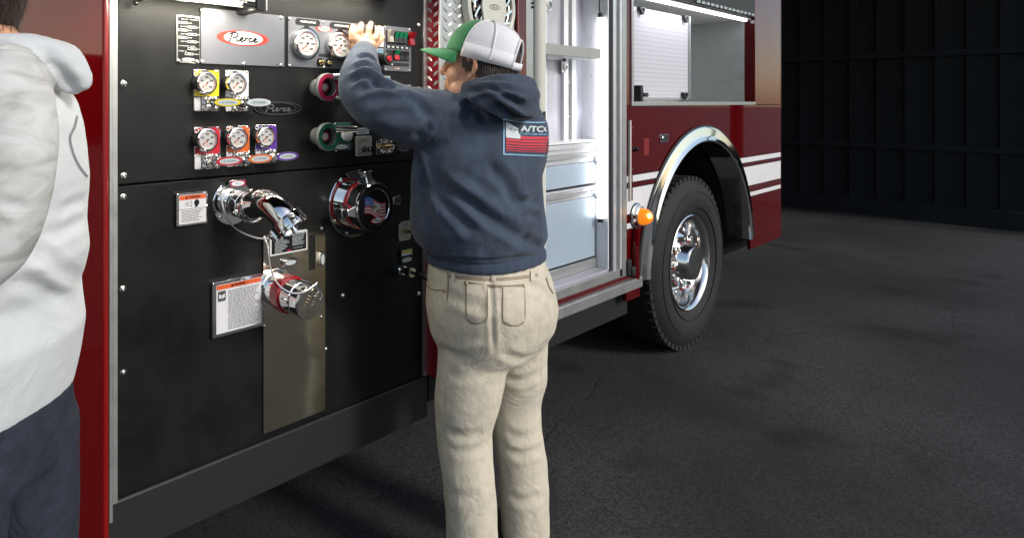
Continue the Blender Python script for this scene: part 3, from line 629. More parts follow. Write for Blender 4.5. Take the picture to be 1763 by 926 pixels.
# ---- warning plates
def warn(x0, x1, z0, z1, icon, label, ragged=.3, seed=3):
    o = MB().prism(rrect(x0, x1, z0, z1, .004), -.012, 0).build('warning_plate', 'chrome', truck, .001, label=label)
    W = x1 - x0; H = z1 - z0; a0, a1, b0, b1 = x0 + W * .07, x1 - W * .05, z0 + H * .06, z1 - H * .06
    w = a1 - a0; h = b1 - b0
    mb = MB().use(0).sheet(rrect(a0, a1, b0, b1, .002), -.0126).use(1).sheet([(a0 + .001, b1 - h * (.17 if icon == 'horn' else .1)), (a1 - .001, b1 - h * (.17 if icon == 'horn' else .1)), (a1 - .001, b1 - .001), (a0 + .001, b1 - .001)], -.0132)
    mb.use(2)
    if icon == 'horn':
        mb.text('WARNING', a0 + w * .56, b1 - h * .085, h * .085, -.0138, width=w * .42, bold=.02)
        tx, tz = a0 + w * .27, b1 - h * .085; mb.sheet([(tx - h * .05, tz - h * .045), (tx + h * .05, tz - h * .045), (tx, tz + h * .05)], -.0138)
        zc = b1 - h * .32
        mb.ribbon([(a0 + w * .24, zc - h * .05), (a0 + w * .24, zc + h * .05), (a0 + w * .30, zc + h * .05), (a0 + w * .30, zc - h * .05), (a0 + w * .24, zc - h * .05)], .0012, -.0132)
        mb.ribbon([(a0 + w * .30, zc + h * .03), (a0 + w * .40, zc + h * .06), (a0 + w * .46, zc + h * .11), (a0 + w * .46, zc - h * .11), (a0 + w * .40, zc - h * .06), (a0 + w * .30, zc - h * .03)], .0012, -.0132)
        hd = [(.56, -.02), (.54, .03), (.57, .10), (.63, .14), (.70, .12), (.74, .05), (.73, -.03), (.68, -.08), (.66, -.13), (.58, -.13), (.58, -.07)]
        mb.sheet([(a0 + w * u, zc + h * v) for u, v in hd], -.0132)
        mb.ribbon([(a0, b1 - h * .49), (a1, b1 - h * .49)], .001, -.0132)
        mb.use(3); print_lines(mb, a0 + w * .09, a1 - w * .06, b0 + h * .06, b0 + h * .48, 8, -.0132, .36, seed, ragged)
    else:
        mb.text('WARNING', a0 + w * .5, b1 - h * .05, h * .06, -.0138, width=w * .26, bold=.02)
        tx, tz = a0 + w * .34, b1 - h * .05; mb.sheet([(tx - h * .03, tz - h * .03), (tx + h * .03, tz - h * .03), (tx, tz + h * .035)], -.0138)
        bx0, bx1, bz0, bz1 = a0 + w * .03, a0 + w * .2, b1 - h * .34, b1 - h * .13
        mb.use(3).sheet(rrect(bx0, bx1, bz0, bz1, .003), -.0130).use(0)
        mx = (bx0 + bx1) / 2
        for sx in (-1, 1): mb.sheet([(mx + sx * .001, bz0 + .008), (mx + sx * (bx1 - bx0) * .36, bz0 + .010), (mx + sx * (bx1 - bx0) * .36, bz1 - .008), (mx + sx * .001, bz1 - .012)], -.0136)
        mb.use(3); print_lines(mb, a0 + w * .25, a1 - w * .03, b0 + h * .04, b1 - h * .14, 20, -.0132, .42, seed, .18)
    mb.build('plate_print', ['white_paint', 'orange_print', 'black_print', 'print_grey'], o)
x0, x1, z0, z1 = rect(301, 354, 330.5, 386.5); warn(x0, x1, z0, z1, 'horn', 'white warning plate with orange heading and horn symbol')
x0, x1, z0, z1 = rect(362.5, 450, 477, 570); warn(x0, x1, z0, z1, 'book', 'large warning plate with orange heading beside the lower outlet')

# ---- discharge outlet with downturned elbow
fl = at(400, 348.5, 0); FR = 38.5 / scale_at(400)
out = MB().lathe([(FR, 0), (FR, .003), (FR * .97, .0045), (FR * .60, .0045)], fl, (0, -1, 0), 56).build('discharge_outlet', 'chrome', truck, angle=30, label='chrome hose outlet with downturned elbow and cap')
for an in (58, 150, 222, 318): bolt((fl.x + math.cos(R(an)) * FR * .84, -.0045, fl.z + math.sin(R(an)) * FR * .84), .5, out)
pr_ = FR * .58
MB().lathe([(pr_ * .98, .004), (pr_, .02), (pr_, .030), (pr_ * .86, .031), (pr_ * .86, .036)], fl, (0, -1, 0), 48).build('pipe_stub', 'chrome', out, angle=30)
MB().lathe([(pr_ * .88, .036), (pr_ * .88, .046)], fl, (0, -1, 0), 40).build('gasket', 'void_black', out)
MB().lathe([(pr_ * .92, .046), (pr_, .048), (pr_, .078), (pr_ * .9, .08), (pr_ * .9, .083), (pr_ * 1.04, .085), (pr_ * 1.04, .100), (pr_ * .92, .102), (pr_ * .9, .108)], fl, (0, -1, 0), 48).build('swivel_collar', 'chrome', out, angle=28)
for an in (80, 200, 320):
    d = Vector((math.cos(R(an)), 0, math.sin(R(an)))); c = fl + d * pr_ * 1.05 + Vector((0, -.093, 0))
    MB().ball(c, .010, 10, 8, (1, 1, 1)).cyl(c, c + d * .010, .007, 10).build('collar_lug', 'chrome', out)
pth = catmull([fl + Vector(q) for q in ((0, -.105, .003), (.001, -.138, .012), (.004, -.170, .018), (.011, -.200, .012), (.020, -.222, -.002), (.029, -.236, -.019))], 6)
nn = len(pth); MB().tube(pth, 0, 40, radii=[pr_ * (1.04 - .06 * i / nn) for i in range(nn)], ref=(1, 0, 0)).torus(fl + Vector((0, -.116, 0)), (0, -1, 0), pr_ * 1.05, .005, 44, 8).build('elbow', 'chrome', out, angle=40)
ax = (pth[-1] - pth[-3]).normalized(); c0 = pth[-1] - ax * .006
cr = pr_ * 1.26
MB().lathe([(pr_ * .95, 0), (cr * .96, .002), (cr, .006), (cr, .026), (cr * 1.04, .028), (cr * 1.04, .036), (cr * .98, .038), (cr * .92, .038), (cr * .88, .026), (cr * .2, .024)], c0, ax, 48).build('outlet_cap', 'chrome', out, angle=28)
a_, u_, v_ = frame(ax)
for an in (0, 120, 240):
    d = u_ * math.cos(R(an + 20)) + v_ * math.sin(R(an + 20)); q = c0 + ax * .016 + d * cr * 1.06
    MB().cyl(q - ax * .012, q + ax * .018, .0095, 10).ball(q + d * .006, .010, 10, 8).build('cap_lug', 'chrome', out, angle=40)
MB().cyl(c0 + ax * .02, c0 + ax * .05, .009, 12).build('bleeder_pin', 'chrome', out)
x0, x1 = PX(394, -.02), PX(422, -.02); z0, z1 = at(408, 322, -.02).z, at(408, 309.5, -.02).z
tg = MB().box(x0, x1, -.024, -.012, z0, z1).build('outlet_tag', 'chrome', out, .001)
mb = MB().use(0).sheet([(x0 + .003, z0 + .002), (x1 - .001, z0 + .002), (x1 - .001, z1 - .002), (x0 + .003, z1 - .002)], -.0246).use(1).sheet(oval((x0 + x1) / 2, (z0 + z1) / 2, (x1 - x0) * .40, (z1 - z0) * .34, 28), -.0252).use(2).text('NO.3', (x0 + x1) / 2, (z0 + z1) / 2, (z1 - z0) * .26, -.0258); mb.build('tag_face', ['tag_crimson', 'white_print', 'tag_blue'], out)

# ---- steel plate with lower outlet, slot and instruction label
x0, x1 = PX(452), PX(558); zt = at(505, 397).z; zb = ZBOT + .02
so = PX(529.5), PX(540.5); sz1, sz0 = at(535, 404).z, at(535, 464).z
mb = MB().box(x0, so[0], -.006, 0, zb, zt).box(so[1], x1, -.006, 0, zb, zt).box(so[0], so[1], -.006, 0, zb, sz0).box(so[0], so[1], -.006, 0, sz1, zt)
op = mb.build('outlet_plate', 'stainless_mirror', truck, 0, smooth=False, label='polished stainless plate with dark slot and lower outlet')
MB().box(so[0], so[1], -.0015, -.0005, sz0, sz1).build('slot', 'void_black', op)
for px, py in ((456, 410), (554, 393.5), (455, 560), (553, 545)): bolt(at(px, py, -.006), .55, op)
X0, X1, Z0, Z1 = rect(461.5, 525.5, 399.5, 434.5)
ib = MB().prism([(X0, Z0), (X1, Z0), (X1, Z1), (X0, Z1)], -.012, -.006).build('instruction_label', 'white_paint', op, .0006, label='black instruction label with white border and print')
W = X1 - X0; H = Z1 - Z0
mb = MB().use(0).sheet([(X0 + .005, Z0 + .005), (X1 - .005, Z0 + .005), (X1 - .005, Z1 - .005), (X0 + .005, Z1 - .005)], -.0126).use(1)
print_lines(mb, X0 + W * .1, X1 - W * .08, Z1 - H * .17, Z1 - H * .09, 1, -.0132, .5, 5, 0)
print_lines(mb, X0 + W * .09, X0 + W * .44, Z1 - H * .30, Z1 - H * .18, 2, -.0132, .4, 6, .3); print_lines(mb, X0 + W * .12, X0 + W * .50, Z0 + H * .1, Z1 - H * .31, 9, -.0132, .42, 7, .5)
print_lines(mb, X0 + W * .58, X1 - W * .07, Z0 + H * .32, Z1 - H * .19, 8, -.0132, .42, 8, .3); print_lines(mb, X0 + W * .60, X1 - W * .12, Z0 + H * .18, Z0 + H * .24, 1, -.0132, .4, 9, .1)
mb.use(2).sheet(oval(X0 + W * .49, Z0 + H * .14, W * .065, H * .045, 20), -.0132); mb.build('label_print', ['black_print', 'tag_pale', 'tag_crimson'], op)
for (a0, a1, b0, b1, vert) in ((483, 506, 445, 455, 0), (546, 553.5, 433, 456, 1)):
    X0, X1, Z0, Z1 = rect(a0, a1, b0, b1); o = MB().box(X0, X1, -.018, -.006, Z0, Z1).build('outlet_tag', 'chrome', op, .001)
    mb = MB().use(0).sheet([(X0 + .002, Z0 + .002), (X1 - .002, Z0 + .002), (X1 - .002, Z1 - .002), (X0 + .002, Z1 - .002)], -.0186).use(1).sheet(oval((X0 + X1) / 2, (Z0 + Z1) / 2, (X1 - X0) * .42, (Z1 - Z0) * .40, 28), -.0192); mb.build('tag_face', ['black_print', 'tag_pale'], op)
ob = at(474, 496, 0); rr = 31.0 / scale_at(473)
lo_ = MB().lathe([(rr * 1.1, .006), (rr * 1.1, .012), (rr * .95, .013), (rr * .95, .05)], ob, (0, -1, 0), 44).build('lower_outlet', 'chrome', truck, angle=30, label='lower chrome hose outlet with red ring and plug')
MB().lathe([(rr * .96, .050), (rr * 1.02, .053), (rr * 1.03, .062), (rr * 1.0, .090), (rr * .90, .094)], ob, (0, -1, 0), 48).build('swivel_ring', 'red_enamel', lo_, angle=30)
MB().lathe([(rr * .84, .092), (rr * .90, .096), (rr * .90, .138), (rr * .84, .140), (rr * .84, .145), (rr * .90, .147), (rr * .90, .178), (rr * .86, .182)], ob, (0, -1, 0), 44).build('outlet_plug', 'chrome', lo_, angle=28)
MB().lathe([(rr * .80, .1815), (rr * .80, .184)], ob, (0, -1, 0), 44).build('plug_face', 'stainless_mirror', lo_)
for an in (60, 180, 300):
    d = Vector((math.cos(R(an)), 0, math.sin(R(an)))); q = ob + d * rr * .86 + Vector((0, -.125, 0)); MB().cyl(q + Vector((0, .016, 0)), q - Vector((0, .016, 0)), .008, 10).build('plug_lug', 'chrome', lo_, angle=40)
fc = ob + Vector((0, -.188, 0))
rt = MB().torus(fc + Vector((.020, -.010, .020)), (.2, -1, .1), .011, .0022, 20, 6)
for k in range(5): rt.cyl(fc + Vector((.012 - .006 * k, -.008, .012 - .007 * k)), fc + Vector((.004 - .006 * k, -.012, .016 - .008 * k)), .0022, 8)
rt.build('retaining_ring', 'chrome_satin', lo_)
# ---- retaining cables
def cable(pts, parent): MB().tube(catmull(pts, 8), .0024, 8).build('retaining_cable', 'aluminium_bright', parent)
cable([at(377, 331, -.01), at(380.5, 334, -.03), at(383, 352, -.05), at(390, 375, -.05), at(405, 393, -.04), at(425, 404, -.03), at(445, 410, -.02), at(462, 410.5, -.016)], out)
cable([at(456, 411, -.014), at(461, 425, -.03), at(463, 445, -.07), at(466, 462, -.12), at(474, 482, -.17), at(487, 497, -.19), at(505, 504.5, -.2), at(524, 502, -.2), at(541, 491, -.2), at(546, 486, -.2)], lo_)

# ---- large suction inlet with capped face
fc = at(611, 350, 0); Rf = 58.0 / scale_at(611)
su = MB().lathe([(Rf, 0), (Rf, .003), (Rf * .98, .005), (Rf * .76, .005)], fc, (0, -1, 0), 64).build('suction_inlet', 'chrome', truck, angle=30, label='large capped suction inlet with flag decal on its face')
for an in (25, 128, 208, 248, 310): bolt((fc.x + math.cos(R(an)) * Rf * .9, -.005, fc.z + math.sin(R(an)) * Rf * .9), .5, su)
Rc = 42.0 / scale_at(647, -.106)
MB().lathe([(Rc * .98, .005), (Rc * .98, .030), (Rc * .92, .031), (Rc * .92, .034)], fc, (0, -1, 0), 56).build('inlet_barrel', 'chrome', su, angle=30)
MB().lathe([(Rc * .98, .034), (Rc * 1.03, .036), (Rc * 1.03, .050), (Rc * .98, .052)], fc, (0, -1, 0), 56).build('swivel_ring', 'red_enamel', su, angle=30)
MB().lathe([(Rc * .95, .052), (Rc * .99, .054), (Rc * .99, .094), (Rc * 1.01, .097), (Rc * 1.01, .103), (Rc * .98, .107), (Rc * .76, .107), (Rc * .73, .1045), (Rc * .70, .104)], fc, (0, -1, 0), 60).build('inlet_cap', 'chrome', su, angle=28)
yf = -.1052
MB().lathe([(Rc * .95, .1072), (Rc * .78, .1072), (Rc * .78, .1076), (Rc * .95, .1076)], fc, (0, -1, 0), 60, True).build('face_band', 'black_gloss', su)
MB().sheet(oval(fc.x, fc.z, Rc * .74, Rc * .74, 56), yf).build('decal_disc', 'black_gloss', su)
for an, ln in ((4, .056), (97, .042), (186, .052)):
    d = Vector((math.cos(R(an)), 0, math.sin(R(an)))); t = Vector((-d.z, 0, d.x)); q = fc + d * (Rc * .95)
    vs = []
    for (al, hw, y0, y1) in ((0, .020, -.042, -.098), (ln * .45, .012, -.055, -.085), (ln * .7, .012, -.055, -.085), (ln, .018, -.050, -.088)):
        for sg in (-1, 1):
            for yy in (y0, y1): vs.append(q + d * al + t * sg * hw + Vector((0, yy, 0)))
    fs = [(0, 1, 3, 2), (12, 14, 15, 13)]
    for i in range(3):
        o_ = i * 4; fs += [(o_, o_ + 4, o_ + 5, o_ + 1), (o_ + 1, o_ + 5, o_ + 7, o_ + 3), (o_ + 3, o_ + 7, o_ + 6, o_ + 2), (o_ + 2, o_ + 6, o_ + 4, o_)]
    MB().add(vs, fs).build('cap_handle', 'chrome', su, .003)
# waving flag with an eagle's head in front of it
def wave(u, v):
    return (fc.x + Rc * .70 * (-.86 + 1.64 * u), fc.z + Rc * .70 * (-.42 + .98 * v + .16 * math.sin(u * 5.2 + .6) - .34 * u + (.1 * u * v)))
mb = MB()
for i in range(11):
    k = 1 if i % 2 else 0
    for j in range(16):
        u0, u1 = j / 16, (j + 1) / 16; v0, v1 = i / 11, (i + 1) / 11
        mb.use(2 if (u0 < .42 and v0 > .42) else k).sheet([wave(u0, v0), wave(u1, v0), wave(u1, v1), wave(u0, v1)], yf - .0006)
mb.use(1)
for i in range(5):
    for j in range(6):
        p = wave(.04 + .065 * j + (.03 if i % 2 else 0), .48 + .10 * i); mb.sheet(oval(p[0], p[1], .0016, .0016, 5), yf - .0012)
eg = [(.34, .62), (.42, .80), (.56, .86), (.70, .74), (.74, .58), (.70, .40), (.62, .28), (.58, .42), (.50, .38), (.46, .26), (.40, .30), (.42, .44), (.34, .50)]
mb.use(1).sheet([(fc.x + Rc * .70 * (-.86 + 1.64 * u), fc.z + Rc * .70 * (-.56 + .95 * v)) for u, v in eg], yf - .0018)
mb.use(3).sheet([(fc.x + Rc * .70 * (-.86 + 1.64 * u), fc.z + Rc * .70 * (-.56 + .95 * v)) for u, v in ((.30, .60), (.38, .72), (.52, .70), (.56, .58), (.44, .56), (.40, .44), (.33, .50))], yf - .0022)
mb.use(3).sheet([(fc.x + Rc * .70 * (-.86 + 1.64 * u), fc.z + Rc * .70 * (-.56 + .95 * v)) for u, v in ((.56, .40), (.64, .46), (.70, .38), (.64, .26), (.58, .30))], yf - .0022)
mb.build('flag_decal', ['flag_red', 'flag_cream', 'flag_blue', 'eagle_brown'], su, smooth=False, label='waving striped flag with eagle head on black disc')
mb = MB(); emblem(mb, fc.x + Rc * .06, fc.z - Rc * .54, Rc * .72, Rc * .24, yf - .0026); mb.build('emblem', ['logo_red', 'white_print', 'black_print'], su)

# ---- knob plates at the right end of the lower sheet
x0, x1, z0, z1 = rect(685, 706, 381, 413.5); W = x1 - x0; H = z1 - z0
kp = MB().prism([(x0 + W * .08, z0), (x1 - W * .12, z0), (x1, z0 + H * .2), (x1 - W * .03, z1 - H * .05), (x1 - W * .2, z1), (x0 + W * .25, z1), (x0 + W * .04, z1 - H * .12), (x0, z0 + H * .3)], -.006, 0).build('knob_plate', 'plate_putty', truck, .001, label='putty grey eight sided plate with brass switch')
mb = MB(); print_lines(mb, x0 + W * .3, x1 - W * .25, z1 - H * .26, z1 - H * .08, 3, -.0066, .5, 4, .2); print_lines(mb, x0 + W * .3, x1 - W * .2, z0 + H * .16, z0 + H * .22, 1, -.0066, .6, 4, .2); mb.build('plate_print', 'print_grey', kp)
MB().lathe([(.011, 0), (.011, .008), (.008, .010), (.008, .018), (.006, .020), (.006, .03), (.003, .031), (.003, .055)], (x0 + W * .5, -.006, z0 + H * .5), (.25, -1, 0), 12).build('toggle_switch', 'brass', kp, angle=25)
for (a0, a1, b0, b1, c_, nm) in ((687.5, 706, 428, 439.5, 'tag_yellow', 'small tag with yellow strip'), (687.5, 706, 441, 451.5, 'tag_pale', 'small black tag with pale oval')):
    X0, X1, Z0, Z1 = rect(a0, a1, b0, b1); o = MB().box(X0, X1, -.010, 0, Z0, Z1).build('label_tag', 'black_gloss', truck, .001, label=nm)
    if c_ == 'tag_yellow': MB().use(0).sheet([(X0 + .002, Z0 + .002), (X1, Z0 + .002), (X1, Z1 - .002), (X0 + .002, Z1 - .002)], -.0106).use(1).sheet([(X0 + .003, Z1 - .012), (X1 - .001, Z1 - .012), (X1 - .001, Z1 - .003), (X0 + .003, Z1 - .003)], -.0112).build('tag_face', ['white_print', 'tag_yellow'], o)
    else: MB().sheet(oval((X0 + X1) / 2 + .002, (Z0 + Z1) / 2, (X1 - X0) * .45, (Z1 - Z0) * .38, 28), -.0106).build('tag_face', 'tag_pale', o)
c = at(691, 464, 0)
pk = MB().lathe([(.020, 0), (.020, .006), (.016, .010), (.016, .016)], c, (0, -1, 0), 24).build('pull_knob', 'chrome', truck, angle=30, label='push pull control with black grip at the panel edge')
MB().lathe([(.012, .016), (.012, .036), (.014, .038), (.014, .046), (.006, .048), (.006, .085)], c, (0, -1, 0), 16).build('control_rod', 'black_gloss', pk, angle=25)
MB().lathe([(.017, .050), (.017, .056)], c, (0, -1, 0), 22).build('rod_collar', 'chrome', pk)
MB().lathe([(.008, .085), (.011, .09), (.011, .13), (.008, .135)], c, (0, -1, 0), 14).build('grip', 'black_plastic', pk)
# ---------------------------------------------------------------- rear body: stands 64 mm proud of the pump panel
YB = -0.064
XR = PX(735); ZT = 2.55
MB().box(PXR + .001, XR - .004, -.008, .02, ZBOT, ZT).build('edge_trim', 'tread_steel', truck, .001, label='narrow steel trim along the right panel edge')
# tread plate: raised bars alternating in direction, on the front sheet and on its return
def tread(mb, o, u, nrm, wid, z0, z1, pitch=.0365, ln=.036, wd=.0115, h=.0032):
    u = Vector(u); nrm = Vector(nrm); o = Vector(o); zz = Vector((0, 0, 1)); i = 0
    nx = max(1, int(round(wid / (pitch * .74)))); px_ = wid / nx; nz = int((z1 - z0) / (pitch * .5))
    for a in range(nx):
        for b in range(nz):
            if (a + b) % 2: continue
            ang = R(38 if (a % 2) else 142)
            c = o + u * ((a + .5) * px_) + zz * (z0 + (b + .5) * pitch * .5)
            d = u * math.cos(ang) + zz * math.sin(ang); e = -u * math.sin(ang) + zz * math.cos(ang)
            L, Wd = ln / 2, wd / 2
            P = [c - d * L, c - d * L * .3 - e * Wd, c + d * L * .3 - e * Wd, c + d * L, c + d * L * .3 + e * Wd, c - d * L * .3 + e * Wd]
            T = [c - d * L * .5 + nrm * h, c + d * L * .5 + nrm * h]
            mb.add(P + T, [(0, 1, 6), (1, 2, 7, 6), (2, 3, 7), (3, 4, 7), (4, 5, 6, 7), (5, 0, 6)])
X885 = PX(886, YB)
tp = MB().box(XR, X885, YB, .02, ZBOT, ZT).build('tread_plate', 'tread_steel', truck, .004, label='bright diamond tread plate beside the pump panel')
mb = MB(); tread(mb, (XR + .016, YB, 0), (1, 0, 0), (0, -1, 0), X885 - XR - .02, 1.2, ZT - .02); mb.build('raised_bars', 'tread_diamond', tp, smooth=False, kind='stuff')
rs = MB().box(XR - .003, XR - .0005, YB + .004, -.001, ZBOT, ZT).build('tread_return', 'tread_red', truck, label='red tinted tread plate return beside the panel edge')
mb = MB(); tread(mb, (XR - .003, -.002, 0), (0, -1, 0), (-1, 0, 0), .060, 1.2, ZT - .02); mb.build('raised_bars', 'tread_diamond', rs, smooth=False, kind='stuff')
# round vented cover on the tread plate
cc = at(841, 13, YB - .01); Rr = .152
rc = MB().lathe([(Rr, -.008), (Rr, .012), (Rr * .985, .020), (Rr * .93, .024), (Rr * .86, .020), (Rr * .84, .012), (Rr * .84, -.008)], cc, (0, -1, 0), 72).build('speaker_cover', 'cream_paint', truck, angle=40, label='round pale siren cover on the tread plate')
MB().lathe([(Rr * .835, .0125), (Rr * .2, .0130)], cc, (0, -1, 0), 56).build('cover_back', 'void_black', rc)
mb = MB()
for k in range(14):
    a0 = 2 * math.pi * k / 14; mb.tube([cc + Vector((math.cos(a0 + .06 * j) * Rr * (.45 + .05 * j), -.016, math.sin(a0 + .06 * j) * Rr * (.45 + .05 * j))) for j in range(8)], .009, 6)
mb.torus(cc + Vector((0, -.016, 0)), (0, -1, 0), Rr * .70, .006, 48, 8).build('grille', 'chrome', rc)
poly = []
for i in range(48):
    t = 2 * math.pi * i / 48; rr_ = Rr * (.50 + .34 * abs(math.sin(t)) ** 4); poly.append((cc.x + rr_ * math.cos(t), cc.z + rr_ * math.sin(t)))
MB().prism(poly, cc.y - .030, cc.y - .022).build('centre_plate', 'cream_paint', rc, .0015)
pts = oval(cc.x, cc.z - .004, .034, .010, 40); mb = MB(); mb.ribbon(pts + pts[:2], .002, cc.y - .0306); pts = oval(cc.x, cc.z - .004, .024, .0065, 40); mb.ribbon(pts + pts[:2], .0012, cc.y - .0306); script(mb, cc.x, cc.z - .004, .034, .008, cc.y - .0306); mb.build('cover_emblem', 'print_grey', rc)
for an in (52, 128, 232, 308): MB().box(cc.x + math.cos(R(an)) * Rr * 1.04 - .006, cc.x + math.cos(R(an)) * Rr * 1.04 + .006, YB - .008, YB, cc.z + math.sin(R(an)) * Rr * 1.04 - .012, cc.z + math.sin(R(an)) * Rr * 1.04 + .012).build('mounting_tab', 'black_plastic', rc, .001)
# ---- red door post and compartment frame
x0, x1 = PX(888, YB), PX(905.5, YB)
MB().box(x0, x1, YB - .006, .10, .48, ZT).build('door_post', 'red_paint', truck, .006, label='red door post left of the lit compartment')
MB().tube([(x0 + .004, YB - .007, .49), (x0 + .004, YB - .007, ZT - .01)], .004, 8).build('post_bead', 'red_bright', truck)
YK = .085                                            # back wall of the compartment
XL = x1; XRt = PX(1050, YB)
def v(name, m, a, b, y0, y1, z0=.62, z1=ZT, bev=.0015, parent=None, **k): return MB().box(PX(a, YB), PX(b, YB), y0, y1, z0, z1).build(name, m, parent or truck, bev, **k)
v('door_track', 'aluminium', 905.8, 917.5, YB - .002, .06, label='grey aluminium roller door track')
post = MB().tube([(PX(926.5, -.05), -.045, .62), (PX(926.5, -.05), -.045, ZT)], (PX(935, -.05) - PX(918, -.05)) / 2 * .97, 24).build('roller_post', 'cream_paint', truck, label='cream upright tube at the compartment edge')
for zz in (at(930, 196, -.05).z,): MB().box(PX(931, -.07), PX(935, -.07), -.085, -.055, zz - .03, zz + .01).build('hook', 'black_plastic', post, .003)
for zz in (at(910, 5, YB).z, at(910, 12, YB).z, at(910, -2, YB).z): MB().ball((PX(915.5, YB), YB - .006, zz), .006, 10, 6).build('rivet', 'black_plastic', post)
# back wall with slotted uprights
zc = at(980, 243, .02).z                              # counter top
zlo = .68
bw = MB().box(XL, XRt + .02, YK, YK + .01, zc - .02, ZT).build('compartment_back', 'aluminium_scuffed', truck, label='scuffed aluminium back wall of the lit compartment')
MB().box(XL, XRt + .02, YK - .001, YK + .011, zlo, zc - .021).build('compartment_back', 'aluminium', truck)
def strut(a, b, slot0, slot1):
    xa, xb, s0, s1 = PX(a, YK), PX(b, YK), PX(slot0, YK), PX(slot1, YK)
    o = MB().box(xa, s0, YK - .016, YK, zc, ZT).box(s1, xb, YK - .016, YK, zc, ZT).build('slotted_upright', 'white_paint', bw, .001)
    MB().box(s0, s1, YK - .004, YK - .0005, zc, ZT).build('upright_slot', 'aluminium', bw)
    for zz in (1.80, 1.95, 1.62, 1.45): MB().cyl(((s0 + s1) / 2, YK - .004, zz), ((s0 + s1) / 2, YK - .008, zz), .004, 8).build('rivet', 'steel', bw)
strut(966, 987, 973.5, 980); strut(1011.5, 1027, 1017.5, 1024.5); strut(930, 937, 932, 934.5)
for px, py in ((972.5, 116.5), (1018.5, 116.5), (944.5, 9)):
    c = at(px, py, YK - .018); o = MB().box(c.x - .026, c.x + .028, c.y, c.y + .003, c.z - .026, c.z + .036).build('latch_plate', 'white_paint', bw, .001)
    MB().lathe([(.020, 0), (.020, .005), (.013, .006), (.013, .002)], (c.x + .004, c.y, c.z), (0, -1, 0), 24).build('latch_ring', 'steel', bw)
    MB().ball((c.x - .006, c.y - .002, c.z), .010, 12, 8, (1, .4, 1)).build('latch_hole', 'black_plastic', bw)
    MB().cyl((c.x - .012, c.y, c.z + .036), (c.x - .012, c.y - .01, c.z + .036), .008, 12).build('thumb_screw', 'black_plastic', bw)
# right inner wall, its lamp tube and the door track
XW_ = XRt + .004
MB().box(XW_, XW_ + .008, YB + .012, YK, zlo, ZT).build('compartment_side', 'white_paint', truck, label='white inner side wall lit by the lamp tube')
for py in (66, 132, 198, 299): c = at(1037, py, .03); MB().ball((XW_ - .001, .03, c.z), .005, 10, 6).build('rivet', 'steel', truck)
zt_, zb_ = at(1045, 33, -.02).z, at(1045, 373, -.02).z
xt = XW_ - .016
lt = MB().tube([(xt, -.020, zb_), (xt, -.020, zt_)], .0125, 16).build('lamp_tube', 'led_white', truck, label='tall lit lamp tube at the compartment edge')
MB().tube([(xt, -.020, zb_ - .02), (xt, -.020, zb_)], .0135, 14).build('lamp_socket', 'black_plastic', lt)
MB().tube([(xt, -.020, zt_), (xt, -.020, zt_ + .022)], .012, 14).build('lamp_socket', 'black_plastic', lt)
MB().tube(catmull([(xt, -.02, zt_ + .02), (xt - .004, -.018, zt_ + .05), (xt + .004, -.01, zt_ + .11), (xt - .03, .02, zt_ + .2)], 6), .004, 8).build('lamp_cable', 'black_plastic', lt)
la = bpy.data.lights.new('lamp_tube_glow', 'AREA'); la.shape = 'RECTANGLE'; la.size = .03; la.size_y = zt_ - zb_; la.energy = .34; la.color = (.92, .94, 1)
lao = bpy.data.objects.new('lamp_tube_glow', la); COL.objects.link(lao); lao.parent = lt; lao.location = (xt - .016, -.012, (zt_ + zb_) / 2)
lao.rotation_euler = Vector((-.9, .45, 0)).to_track_quat('-Z', 'Z').to_euler()
v('door_track', 'black_plastic', 1052.5, 1056, YB + .010, .02); v('door_track', 'aluminium_bright', 1056.2, 1060.5, YB + .000, .02); v('door_track', 'aluminium', 1060.7, 1066, YB + .008, .02)
v('door_track', 'aluminium_bright', 1066.2, 1070, YB - .004, .02); v('door_track', 'aluminium', 1070.2, 1077, YB - .006, .02, label='ribbed aluminium door track right of the compartment')
# shelf
zs0, zs1 = at(985, 97.5, YB + .03).z, at(985, 79.5, YB + .03).z
sh = MB().box(XL + .002, PX(1035, YB + .03), YB + .03, YB + .034, zs0, zs1).box(XL + .002, PX(1035, YB + .03), YB + .034, YK - .018, zs0, zs0 + .004).box(PX(1035, YB + .03) - .004, PX(1035, YB + .03), YB + .034, YK - .018, zs0 + .004, zs1).build('shelf', 'shelf_grey', truck, .001, label='pale folded metal shelf across the lit compartment')
MB().box(XL + .004, PX(1035, YB + .03) - .006, YB + .036, YK - .02, zs0 - .0016, zs0 - .0004).build('shelf_underside', 'white_paint', sh)
